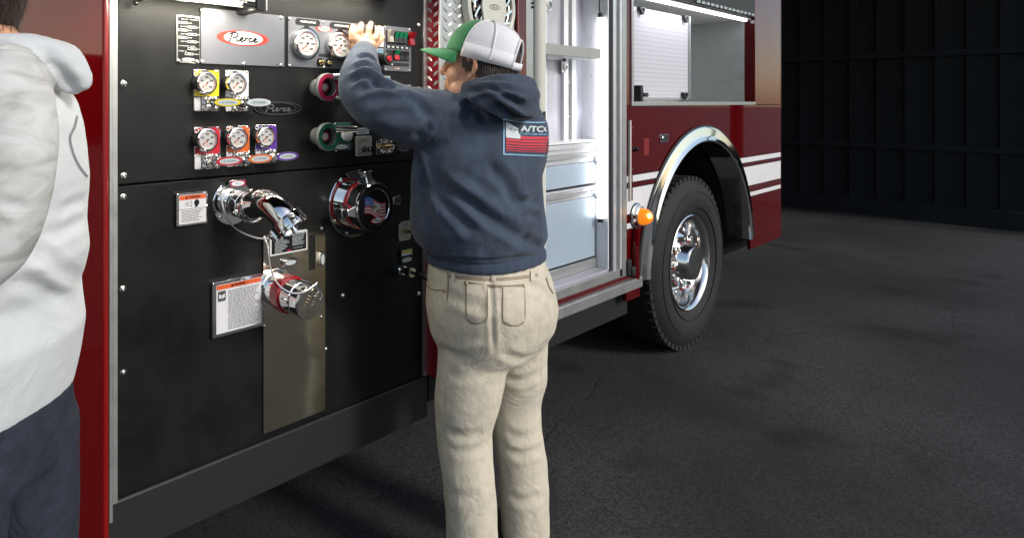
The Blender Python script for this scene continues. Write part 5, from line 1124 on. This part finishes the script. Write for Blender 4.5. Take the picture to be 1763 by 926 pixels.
def grid_patch(tree, mb, f, u0, u1, v0, v1, nu, nv, lift):
    for i in range(nu):
        for j in range(nv):
            a, b = u0 + (u1 - u0) * i / nu, u0 + (u1 - u0) * (i + 1) / nu; c, d = v0 + (v1 - v0) * j / nv, v0 + (v1 - v0) * (j + 1) / nv
            stick(tree, [f(a, c), f(b, c), f(b, d), f(a, d)], lift, mb)
def pf(u, v):                               # print corners on the back
    tl, tr, br, bl = (866, 203.5), (948, 209.5), (945, 269.5), (865.5, 267)
    x = (tl[0] * (1 - u) + tr[0] * u) * v + (bl[0] * (1 - u) + br[0] * u) * (1 - v); y = (tl[1] * (1 - u) + tr[1] * u) * v + (bl[1] * (1 - u) + br[1] * u) * (1 - v)
    return (x, y + 3.0 * math.sin(u * math.pi) * v * 1.2)
mb = MB()
t = .028; mb.use(0); grid_patch(T1, mb, pf, 0, 1, 0, t * 1.2, 40, 1, .002); grid_patch(T1, mb, pf, 0, 1, 1 - t * 1.2, 1, 40, 1, .002); grid_patch(T1, mb, pf, 0, t, t, 1 - t, 1, 30, .002)
mb.use(1)
for k, (v0, v1, u0) in enumerate(((.48, .565, .36), (.39, .46, .06), (.305, .365, .06), (.23, .275, .06), (.165, .20, .06), (.115, .135, .06))): grid_patch(T1, mb, pf, u0, .975, v0, v1, 36, 2, .002)
mb.use(2)
for i in range(16):                         # pale shape of the state with an uneven right edge
    v0, v1 = .48 + .46 * i / 16, .48 + .46 * (i + 1) / 16
    def ue(v): w = (v - .48) / .46; return .34 + .02 * math.sin(w * 9) - (.30 * max(0, w - .62) / .38 if w > .62 else 0) + (.02 if w < .2 else -.01)
    def us(v): return .06 - .01 * math.sin((v - .48) * 6)
    for j in range(8):
        f0, f1 = j / 8, (j + 1) / 8
        stick(T1, [pf(us(v0) + (ue(v0) - us(v0)) * f0, v0), pf(us(v0) + (ue(v0) - us(v0)) * f1, v0), pf(us(v1) + (ue(v1) - us(v1)) * f1, v1), pf(us(v1) + (ue(v1) - us(v1)) * f0, v1)], .002, mb)
def ptext(body, u0, u1, v0, v1, k, shear=0.0, bold=.0, lift=.0022):
    vs, fs, w, h = text2d(body, shear, bold); mb.use(k); Q = {}
    for f in fs: stick(T1, [pf(u0 + (u1 - u0) * vs[i][0] / w, v0 + (v1 - v0) * vs[i][1] / h) for i in f], lift, mb)
ptext('A/TCO', .36, 1.02, .70, .88, 2, 0, .035); ptext('CUSTOM SINCE', .35, .98, .605, .665, 0, 0, .02)
mb.use(3)
for q0, q1 in (((.12, .735), (.2, .765)), ((.2, .765), (.30, .735)), ((.30, .735), (.22, .66)), ((.22, .66), (.12, .735)), ((.14, .72), (.29, .72))):
    for i in range(6):
        a0, a1 = i / 6, (i + 1) / 6; A = (q0[0] + (q1[0] - q0[0]) * a0, q0[1] + (q1[1] - q0[1]) * a0); B = (q0[0] + (q1[0] - q0[0]) * a1, q0[1] + (q1[1] - q0[1]) * a1)
        stick(T1, [pf(A[0], A[1] - .007), pf(B[0], B[1] - .007), pf(B[0], B[1] + .007), pf(A[0], A[1] + .007)], .0028, mb)
bp = mb.build('back_print', ['print_sky', 'print_red', 'print_pale', 'print_grey'], p1, smooth=False, label='red and pale flag shaped print on hoodie back'); P1(bp)
# ribbed waistband
wb = MB(); loft(wb, [tring(446, 738, 936, .80, -.01, off=-.006), tring(441, 736, 937, .80, -.01, off=-.008), tring(430, 736, 936, .80, -.01, off=-.006), tring(425, 737, 935, .80, -.01, off=-.004)]); SW = Surf(wb, .006, 3)
ang = np.arctan2(SW.v[:, 1] + .36, SW.v[:, 0] - 1.62); SW.v += SW.normals() * (np.sin(ang * 150) * .0009)[:, None]; P1(SW.build('waistband', 'navy_rib', p1))
# trousers
tz = MB()
loft(tz, [tring(625, 790, 905, .5, -.01), tring(598, 758, 940, .70, -.01), tring(565, 742, 956, .78, -.01), tring(530, 735, 961, .82, -.015), tring(505, 735, 956, .83, -.02), tring(480, 736, 950, .82, -.015), tring(455, 738, 940, .80, -.01), tring(432, 742, 932, .76, -.01)])
hipc = at(850, 560, YT)
for sg, fx in ((-1, -.13), (1, .12)):
    limb(tz, [Vector((hipc.x + sg * .085, YT - .01, .86)), Vector((hipc.x + fx, YT, .62)), Vector((hipc.x + fx * 1.05, YT + .01, .48)), Vector((hipc.x + fx * 1.1, YT - .02, .28)), Vector((hipc.x + fx * 1.1, YT - .03, .07))], [.122, .104, .088, .080, .082], 22, 5)
ST = Surf(tz, .0075, 5); ST.lumps(.005, 7, 4)
ST.folds([([(905, 490), (935, 500), (950, 520)], -.006, .012), ([(760, 500), (800, 520), (840, 530)], -.004, .015), ([(842, 478), (846, 505), (848, 560), (850, 610)], -.006, .007), ([(760, 600), (800, 612), (840, 602)], -.0045, .014), ([(860, 604), (900, 618), (940, 600)], -.0045, .014), ([(770, 640), (800, 650), (832, 640)], -.003, .014), ([(868, 650), (900, 656), (930, 640)], -.006, .014), ([(765, 740), (800, 752), (835, 742)], -.0045, .016), ([(870, 745), (905, 755), (935, 740)], -.0045, .016), ([(768, 770), (800, 776), (838, 765)], -.003, .014), ([(868, 775), (900, 782), (936, 768)], -.006, .014), ([(775, 850), (800, 856), (830, 848)], -.003, .014), ([(875, 855), (905, 862), (935, 850)], -.006, .014), ([(940, 520), (925, 570), (930, 640), (925, 760)], -.002, .005), ([(750, 520), (760, 600), (765, 760)], -.002, .005)])
TT = ST.bvh(); P1(ST.build('trousers', 'khaki', p1, label='tan canvas work trousers'))
mb = MB()
def stitch(pts, w=1.7, k=0):
    P = catmull([Vector((a, b, 0)) for a, b in pts], 8); mb.use(k)
    for i in range(len(P) - 1):
        d = (P[i + 1] - P[i]).normalized(); n_ = Vector((-d.y, d.x, 0)) * w / 2
        stick(TT, [tuple((P[i] - n_)[:2]), tuple((P[i + 1] - n_)[:2]), tuple((P[i + 1] + n_)[:2]), tuple((P[i] + n_)[:2])], .0018, mb)
for pts in ([(772, 474), (830, 479), (880, 478), (925, 472)], [(773, 477), (830, 482), (880, 481), (926, 475)], [(800, 484), (835, 490), (870, 492), (902, 490)], [(800, 486.5), (835, 492.5), (870, 494.5), (902, 492.5)], [(800, 485), (803, 505), (806, 530)], [(902, 491), (900, 515), (898, 535)], [(771, 468), (772, 490), (770, 520)], [(940, 478), (944, 492), (952, 505)], [(736, 490), (745, 498), (768, 500)], [(804, 489), (804, 546), (821, 556), (838, 546), (838, 490)], [(866, 494), (866, 550), (884, 560), (902, 550), (902, 494)]): stitch(pts)
P1(mb.build('stitching', 'khaki_thread', p1, kind='stuff'))
def qf(x0, x1, y0, y1, dip=0): return lambda u, v: (x0 + (x1 - x0) * u, y0 + (y1 - y0) * v + dip * v * (1 - abs(2 * u - 1)))
for (a0, a1, b0, b1) in ((804, 838, 489, 548), (866, 902, 494, 552)):
    mb = MB(); grid_patch(TT, mb, qf(a0, a1, b0, b1, 8), 0, 1, 0, 1, 10, 14, .0022); P1(mb.build('back_pocket', 'khaki', p1))
for a0 in (778, 846, 912):
    mb = MB(); grid_patch(TT, mb, qf(a0, a0 + 7, 466, 483), 0, 1, 0, 1, 2, 6, .004); P1(mb.build('belt_loop', 'khaki', p1))
mb = MB()
for a, b in ((803, 487), (901, 492.5), (766, 501), (738, 482)):
    d = (pt(a, b, 1.0) - CAM).normalized(); h, nn, _, _ = TT.ray_cast(CAM, d)
    if h: mb.ball(h, .0055, 10, 6)
P1(mb.build('rivets', 'brass', p1, kind='stuff'))
# body: head, neck, trunk, arms, hands, legs in one surface
F1 = Vector((-.40, .916, 0)).normalized(); L1 = Vector((-F1.y, F1.x, 0)); tl_ = R(7); Fh = (F1 * math.cos(tl_) + UP * math.sin(tl_)); Uh = (UP * math.cos(tl_) - F1 * math.sin(tl_))
H1 = Vector((1.538, -.405, 1.628)); HS = 1.05
bd = MB(); add_head(bd, H1, Fh, L1, Uh, HS)
limb(bd, [H1 - Fh * .02 - Uh * .03, H1 - Fh * .03 - UP * .10, Vector((1.60, -.345, 1.44))], [.066, .058, .058], 20, 4)
loft(bd, [tring(r[0], r[1], r[2], r[3], r[4] if len(r) > 4 else 0, off=.035) for r in ROWS[2:10]])
limb(bd, [Vector(q) for q in sl[1:]], [.07, .06, .052, .05, .046, .038, .026], 16, 4)
limb(bd, [at(895, 210, -.36), at(908, 232, -.34), at(912, 262, -.30), at(905, 300, -.22), at(875, 318, -.14)], [.06, .055, .045, .038, .026], 16, 4)
loft(bd, [tring(560, 738, 962, .80, -.01, off=.025), tring(505, 735, 956, .83, -.02, off=.025), tring(462, 742, 932, .76, -.01, off=.025), tring(430, 742, 932, .76, -.01, off=.03)])
for sg, fx in ((-1, -.13), (1, .12)):
    limb(bd, [Vector((hipc.x + sg * .085, YT - .01, .86)), Vector((hipc.x + fx, YT, .62)), Vector((hipc.x + fx * 1.05, YT + .01, .48)), Vector((hipc.x + fx * 1.1, YT - .02, .28)), Vector((hipc.x + fx * 1.1, YT - .03, .07))], [.09, .075, .055, .05, .038], 16, 4)
kn = [at(606.5, 66, -.052), at(619.5, 61, -.056), at(634.5, 60, -.056), at(647.5, 65, -.052)]
md = [at(606, 55.5, -.052), at(620, 50, -.058), at(636, 48.5, -.058), at(650.5, 55, -.052)]
tp_ = [at(607.5, 46, -.026), at(622, 42, -.026), at(638.5, 41, -.026), at(652.5, 48.5, -.026)]
add_hand(bd, at(626.5, 90, -.07), at(627, 75, -.058), kn, md, tp_, [at(640, 84, -.055), at(648, 76, -.046), at(655, 69, -.034), at(659, 64, -.028)], .0112)
kr = at(873, 319, -.13); dk = [Vector((kr.x - .05, kr.y + .03, kr.z + q)) for q in (.03, .01, -.01, -.03)]
add_hand(bd, kr, kr + Vector((-.03, .02, 0)), dk, [q + Vector((-.02, .02, -.01)) for q in dk], [q + Vector((-.02, .035, -.03)) for q in dk], [kr + Vector((-.01, .01, .02)), kr + Vector((-.03, .02, .045)), kr + Vector((-.05, .03, .05)), kr + Vector((-.06, .035, .045))])
SB = Surf(bd, .0036, 3); P1(SB.build('body', 'skin', p1))
W1 = lambda a, b, c: H1 + (Fh * a + L1 * b + Uh * c) * HS
for sg in (-1, 1): P1(MB().ball(W1(.078, sg * .031, .012), .0125, 14, 10).build('eye', 'eye_white', p1))
fm = (md[1] + kn[1]) / 2
P1(MB().torus(kn[1] + (md[1] - kn[1]) * .45, md[1] - kn[1], .0108, .0016, 24, 8).build('ring', 'gold', p1, label='thin gold ring on the ring finger'))
# hair: close cropped shell under the cap, made of short strands over a cap of hair
mb = MB(); rnd = random.Random(4)
def hair_shell(mb, Wf, s, f, l, u, amin, z0, z1, thick):
    n, m = 40, 10; vs = []
    for i in range(n + 1):
        w = R(amin + (360 - 2 * amin) * i / n); 
        for j in range(m + 1):
            z = z0(w) + (z1 - z0(w)) * j / m
            q = max(0.02, 1 - ((z - .032) / .088) ** 2) if z > .032 else max(.3, 1 - ((z - .032) / .17) ** 2)
            r = math.sqrt(q); vs.append(Wf(-.012 + (.098 * r + thick) * math.cos(w), (.077 * r + thick) * math.sin(w), z))
    mb.add(vs, [(i * (m + 1) + j, (i + 1) * (m + 1) + j, (i + 1) * (m + 1) + j + 1, i * (m + 1) + j + 1) for i in range(n) for j in range(m)])
def z0a(w):
    d = abs(math.degrees(w) % 360 - 180); return -.085 + .0 * d if d < 62 else (-.085 + (d - 62) / 30 * .085 if d < 92 else -.005)
hair_shell(mb, W1, HS, Fh, L1, Uh, 66, z0a, .07, .0055)
P1(mb.build('hair', 'hair', p1, angle=180))
mb = MB()
for k in range(1500):
    w = R(rnd.uniform(72, 288)); z = rnd.uniform(max(-.092, z0a(w) - .006), .02); q = 1 - ((z - .032) / .17) ** 2; r = math.sqrt(max(q, .3))
    a_, b_ = -.012 + (.098 * r + .006) * math.cos(w), (.077 * r + .006) * math.sin(w); P0 = W1(a_, b_, z); Pe = W1(a_ - .002 + .004 * math.cos(w), b_ + .004 * math.sin(w), z - rnd.uniform(.010, .018)); sd_ = (Pe - P0).cross(P0 - H1).normalized() * .0011
    mb.add([P0 - sd_, P0 + sd_, Pe], [(0, 1, 2)])
P1(mb.build('hair_strands', 'hair', p1, smooth=False, kind='stuff'))
# cap
ct = R(-9); Fc = (Fh * math.cos(ct) - Uh * math.sin(ct)); Uc = (Uh * math.cos(ct) + Fh * math.sin(ct)); C0 = W1(-.010, 0, .040)
def cp_(a, b, c): return C0 + Fc * a * HS + L1 * b * HS + Uc * c * HS
def crown(w, t, o=0.0):                     # w around, t 0 rim .. 1 top
    th = t * math.pi / 2; r = math.cos(th) ** .72; z = math.sin(th) ** .95
    return cp_((.111 + o) * r * math.cos(w), (.090 + o) * r * math.sin(w), -.010 + (.106 + o) * z)
def crown_patch(mb, w0, w1, t0, t1, n, m, o=0.0):
    vs = []; 
    for i in range(n + 1):
        for j in range(m + 1): vs.append(crown(R(w0 + (w1 - w0) * i / n), t0 + (t1 - t0) * j / m, o))
    mb.add(vs, [(i * (m + 1) + j, (i + 1) * (m + 1) + j, (i + 1) * (m + 1) + j + 1, i * (m + 1) + j + 1) for i in range(n) for j in range(m)])
def solidify(o, th): md_ = o.modifiers.new('thick', 'SOLIDIFY'); md_.thickness = th; md_.offset = -1; return o
mb = MB(); crown_patch(mb, -68, 68, 0, 1, 30, 16, .001); cap = P1(solidify(mb.build('cap', 'cap_green', p1, angle=180, label='green and white trucker cap'), .002))
mb = MB()
def hole(w, t): d = abs(w - 180); return d < 30 and t < .46 * math.sqrt(max(0, 1 - (d / 30) ** 2)) and t > .0
n, m = 76, 22; vs = [crown(R(68 + 224 * i / n), j / m) for i in range(n + 1) for j in range(m + 1)]; fs = []
for i in range(n):
    for j in range(m):
        if hole(68 + 224 * (i + .5) / n, (j + .5) / m): continue
        fs.append((i * (m + 1) + j, (i + 1) * (m + 1) + j, (i + 1) * (m + 1) + j + 1, i * (m + 1) + j + 1))
mb.add(vs, fs); bk = solidify(mb.build('crown_back', 'cap_white', cap, angle=180), .0018)
mb = MB(); pts = []
for i in range(25):
    d = -30 + 60 * i / 24; pts.append(crown(R(180 + d), .46 * math.sqrt(max(0, 1 - (d / 30) ** 2)), .002))
mb.tube(pts, .0042, 8)
for w in (112, 248): mb.tube([crown(R(w), j / 20, .0012) for j in range(20)], .0032, 6, ell=None)
mb.tube([crown(R(180), .47 + .53 * j / 14, .001) for j in range(14)], .0022, 6)
for w in (68, 292): mb.tube([crown(R(w), j / 20, .001) for j in range(20)], .0018, 6)
mb.build('crown_seam', 'cap_white', cap)
mb = MB(); vs = []
for i in range(61):
    w = R(68 + 224 * i / 60)
    for t_, o_ in ((-.0, .003), (.17, .0026)):
        p = crown(w, max(t_, 0), o_); vs.append(p - Uc * (.010 if t_ == 0 else 0))
fs = [(2 * i, 2 * i + 2, 2 * i + 3, 2 * i + 1) for i in range(60)]
solidify(MB().add(vs, [f for i, f in enumerate(fs) if abs(68 + 224 * (i + .5) / 60 - 180) > 29]).build('sweatband', 'cap_white', cap, angle=180), .002)
vs = []
for i in range(21):
    w = R(149 + 62 * i / 20)
    for dz in (-.012, .010): vs.append(crown(w, 0, .003) + Uc * dz)
solidify(MB().add(vs, [(2 * i, 2 * i + 2, 2 * i + 3, 2 * i + 1) for i in range(20)]).build('strap', 'cap_white', cap, angle=180), .002)
MB().ball(crown(0, 1, .001), .008, 12, 8, (1, 1, .5)).build('top_button', 'cap_green', cap)
# brim: curved sheet with rounded outline, slightly arched
n, m = 32, 10; vs = []
for i in range(n + 1):
    w = -62 + 124 * i / n; rim = crown(R(w), 0.0, .001) - Uc * .004
    ext = .078 * max(0.0, math.cos(R(w * 90 / 62))) ** .55
    for j in range(m + 1):
        q = j / m; vs.append(rim + Fc * HS * ext * q + L1 * math.sin(R(w)) * .006 * q - Uc * (.020 * q * .6 + .010 * q * q + .010 * (abs(w) / 62) ** 2 * q))
o = MB().add(vs, [(i * (m + 1) + j, (i + 1) * (m + 1) + j, (i + 1) * (m + 1) + j + 1, i * (m + 1) + j + 1) for i in range(n) for j in range(m)]).build('brim', 'cap_green', cap, angle=180); solidify(o, .004)
# shoes
for sg, fx in ((-1, -.13), (1, .12)):
    c = Vector((hipc.x + fx * 1.1, YT + .03, 0)); mb = MB(); loft(mb, [ering(c + Vector((0, .01, 0)), .052, .145, (0, 1, 0), 24), ering(c + Vector((0, .01, .03)), .053, .146, (0, 1, 0), 24), ering(c + Vector((0, -.0, .06)), .047, .125, (0, 1, 0), 24), ering(c + Vector((0, -.045, .10)), .045, .07, (0, 1, 0), 24), ering(c + Vector((0, -.055, .14)), .045, .055, (0, 1, 0), 24)])
    s_ = Surf(mb, .006, 3); P1(s_.build('shoe', 'shoe', p1))

# ------------------------------------------------------------------ the person in the white camouflage hoodie, nearer on the left
Z2 = 1.22
O2 = pt(-14, 175, Z2); O2.z = 0
p2 = empty('person', (O2.x, O2.y, 0), label='person in white camouflage hoodie at the left edge, seen from the side', category='person')
def P2(o): o.location = (-O2.x, -O2.y, 0); return o
F2 = (-RIGHT * .97 + AXIS * .24).normalized(); L2 = Vector((-F2.y, F2.x, 0))
S2 = FPX / Z2
def zz2(py): return CAM.z + (CY - py) / S2
def pxof(p):
    d = Vector(p) - CAM; return CX + FPX * d.dot(RIGHT) / d.dot(AXIS)
def r2(py, rpx, a, cpx=28, z=None):        # ring whose far edge is measured at rpx
    c = pt(-14, 175, Z2); c.z = z if z is not None else zz2(py); lo_b, hi_b = .03, .3
    for _ in range(18):
        b = (lo_b + hi_b) / 2
        if max(pxof(q) for q in ering(c, a, b, F2, 30, 2.2)) > rpx: hi_b = b
        else: lo_b = b
    return ering(c, a, max(b, a * .5), F2, 30, 2.2)
rows2 = [(0, 128, .19, 28, .93), (0, 140, .20, 28, 1.0), (0, 150, .205, 28, 1.07), (506, 141, .195), (480, 148, .195), (440, 155, .195), (400, 151, .195), (360, 151, .195), (310, 155, .20), (260, 152, .20), (215, 146, .195), (175, 134, .185), (140, 112, .155), (112, 80, .115), (90, 56, .08)]
tb = MB(); loft(tb, [r2(*r) for r in rows2])
# hood hanging on the back
limb(tb, [pt(-25, 78, Z2 - .07), pt(20, 80, Z2 - .05), pt(70, 86, Z2 - .03), pt(112, 106, Z2 - .01), pt(138, 134, Z2 + .01)], [.020, .025, .027, .029, .018], 18, 5)
limb(tb, [pt(60, 76, Z2), pt(100, 84, Z2), pt(125, 95, Z2), pt(140, 122, Z2), pt(147, 140, Z2)], [.016, .017, .016, .016, .013], 16, 5)
limb(tb, [pt(-10, 80, Z2 + .08), pt(50, 82, Z2 + .09), pt(110, 105, Z2 + .06), pt(138, 134, Z2 + .03)], [.022, .03, .034, .022], 16, 5)
A_ = [pt(-2, 150, Z2 - .06), pt(4, 182, Z2 - .14), pt(18, 250, Z2 - .18), pt(14, 335, Z2 - .19), pt(-16, 425, Z2 - .20), pt(-90, 478, Z2 - .22), pt(-180, 500, Z2 - .24)]
AR = [.090, .086, .076, .066, .058, .050, .040]
limb(tb, A_, AR, 24, 5)
limb(tb, [pt(82, 100, Z2 - .02), pt(112, 112, Z2 - .01), pt(138, 130, Z2), pt(143, 143, Z2)], [.026, .026, .022, .016], 16, 4)
limb(tb, [pt(70, 108, Z2 + .01), pt(104, 128, Z2 + .01), pt(130, 148, Z2 + .01)], [.030, .028, .018], 16, 4)
SA = Surf(tb, .0065, 12); SA.lumps(.0030, 6, 8)
SA.folds([([(66, 98), (100, 124), (130, 156), (150, 162)], -.011, .010), ([(0, 82), (35, 86), (66, 98)], -.008, .008), ([(60, 80), (95, 97), (122, 132), (142, 152)], -.006, .009),
          ([(100, 365), (130, 352), (152, 345)], -.005, .012), ([(70, 405), (110, 395), (150, 372)], -.005, .013), ([(60, 430), (80, 442), (110, 470), (140, 480)], -.007, .013), ([(40, 455), (85, 470), (130, 500)], .005, .018), ([(20, 480), (60, 490), (110, 520)], -.006, .014),
          ([(28, 128), (48, 160), (62, 200)], -.004, .013), ([(5, 215), (30, 208), (60, 218)], .003, .016), ([(3, 300), (30, 306), (58, 296)], -.003, .013), ([(3, 362), (22, 356), (44, 366)], -.005, .011), ([(2, 390), (16, 388), (34, 396)], -.005, .010)])
SA.smooth(1)
TA = SA.bvh()
hood2 = P2(SA.build('hoodie', ['white_fleece', 'camouflage_cloth'], p2, label='white hooded sweatshirt with camouflage sleeves'))
PA = np.array([tuple(q) for q in catmull(A_, 6)]); RA = np.interp(np.linspace(0, 6, len(PA)), range(7), AR)
cen = np.array([p.center for p in hood2.data.polygons]); dd = np.min(np.sqrt(((cen[:, None, :] - PA[None]) ** 2).sum(2)) - RA[None], axis=1)
yoke = ((cen - np.array(pt(-5, 140, Z2 - .10))) ** 2).sum(1) < .125 ** 2
HP = np.array([tuple(q) for q in catmull([pt(-25, 78, Z2 - .07), pt(20, 80, Z2 - .05), pt(70, 86, Z2 - .03), pt(112, 106, Z2 - .01), pt(138, 134, Z2 + .01)], 6)])
hood_d = np.min(np.sqrt(((cen[:, None, :] - HP[None]) ** 2).sum(2)), axis=1)
sel = (dd < .010) & (hood_d > .036) & (cen[:, 2] < zz2(86)); hood2.data.polygons.foreach_set('material_index', sel.astype(np.int32))
mb = MB()
def stitch2(tree, pts, w):
    P = catmull([Vector((a, b, 0)) for a, b in pts], 10)
    for i in range(len(P) - 1):
        d = (P[i + 1] - P[i]).normalized(); n_ = Vector((-d.y, d.x, 0)) * w / 2
        stick(tree, [tuple((P[i] - n_)[:2]), tuple((P[i + 1] - n_)[:2]), tuple((P[i + 1] + n_)[:2]), tuple((P[i] + n_)[:2])], .0018, mb)
stitch2(TA, [(132, 200), (128, 218), (120, 236), (123, 257), (132, 280), (142, 295), (150, 304)], 3.4)
P2(mb.build('pocket_piping', 'seam_grey', p2))
ab = MB(); A2 = [pt(20, 160, Z2 + .10), pt(24, 195, Z2 + .15), pt(26, 280, Z2 + .16), pt(0, 370, Z2 + .16), pt(-80, 420, Z2 + .15)]
limb(ab, A2, [.06, .075, .07, .06, .045], 20, 5); P2(Surf(ab, .007, 4).build('sleeve', 'camouflage_cloth', p2))
# body in one surface
H2 = pt(-62, -22, Z2); 
b2 = MB(); add_head(b2, H2, F2, L2, UP, 1.03)
limb(b2, [H2 - UP * .03 - F2 * .03, H2 - UP * .11 - F2 * .045, pt(5, 120, Z2)], [.066, .060, .08], 20, 4)
loft(b2, [r2(r[0], r[1] - 34, r[2] - .035, *r[3:]) for r in rows2[1:13]])
limb(b2, A_, [.05, .056, .05, .045, .04, .034, .026], 16, 4); limb(b2, A2, [.05, .056, .05, .04, .028], 16, 4)
for A, sg in ((A_, -1), (A2, 1)):
    w_ = A[-1]; d = (A[-1] - A[-2]).normalized(); c = w_ + d * .05; sd_ = d.cross(UP).normalized()
    kk = [c + d * .04 + UP * q for q in (.03, .01, -.01, -.03)]
    add_hand(b2, w_, c, kk, [q + d * .035 + sd_ * .012 for q in kk], [q + d * .06 + sd_ * .035 for q in kk], [c + UP * .02, c + UP * .04 + d * .02, c + UP * .05 + d * .045, c + UP * .048 + d * .065])
hc = O2.copy()
tq = MB(); loft(tq, [r2(0, 120, .175, 28, .80), r2(0, 128, .185, 28, .88), r2(0, 126, .18, 28, .95)])
lb = [([hc + L2 * .09 * sg + UP * .86, hc + L2 * .11 * sg + UP * .62, hc + L2 * .11 * sg + UP * .46, hc + L2 * .115 * sg - F2 * .02 + UP * .26, hc + L2 * .115 * sg - F2 * .02 + UP * .07]) for sg in (-1, 1)]
for L_ in lb: limb(tq, L_, [.105, .092, .078, .07, .072], 20, 5); limb(b2, L_, [.085, .07, .055, .048, .036], 16, 4)
loft(b2, [r2(0, 100, .15, 28, .80), r2(0, 105, .16, 28, .95), r2(0, 105, .16, 28, 1.05)])
P2(Surf(b2, .0045, 3).build('body', 'skin', p2)); P2(Surf(tq, .008, 4).build('trousers', 'denim_dark', p2))
W2 = lambda a, b, c: H2 + (F2 * a + L2 * b + UP * c) * 1.03
for sg in (-1, 1): P2(MB().ball(W2(.078, sg * .031, .012), .0125, 14, 10).build('eye', 'eye_white', p2))
mb = MB(); hair_shell(mb, W2, 1.03, F2, L2, UP, 58, lambda w: -.075 if abs(math.degrees(w) % 360 - 180) < 70 else .0, .115, .012); ellipsoid(mb, W2(-.012, 0, .045), (.106, .086, .092), F2, L2, UP)
P2(mb.build('hair', 'hair', p2, angle=180))
mb = MB()
for k in range(2200):
    w = R(rnd.uniform(70, 290)); z = rnd.uniform(-.082, .10); q = 1 - ((z - .032) / (.17 if z < .032 else .1)) ** 2; r = math.sqrt(max(q, .25)); a_, b_ = -.012 + (.098 * r + .012) * math.cos(w), (.077 * r + .012) * math.sin(w)
    P0 = W2(a_, b_, z); Pe = W2(a_ + .005 * math.cos(w), b_ + .005 * math.sin(w), z - rnd.uniform(.008, .016)); sd_ = (Pe - P0).cross(P0 - H2).normalized() * .0009; mb.add([P0 - sd_, P0 + sd_, Pe], [(0, 1, 2)])
P2(mb.build('hair_strands', 'hair', p2, smooth=False, kind='stuff'))
for sg in (-1, 1):
    c = hc + L2 * .115 * sg + F2 * .05; mb = MB(); loft(mb, [ering(c, .052, .145, F2, 24), ering(c + UP * .03, .053, .146, F2, 24), ering(c + UP * .06 - F2 * .01, .047, .125, F2, 24), ering(c + UP * .10 - F2 * .055, .045, .07, F2, 24), ering(c + UP * .14 - F2 * .065, .045, .055, F2, 24)]); P2(Surf(mb, .006, 3).build('shoe', 'shoe', p2))
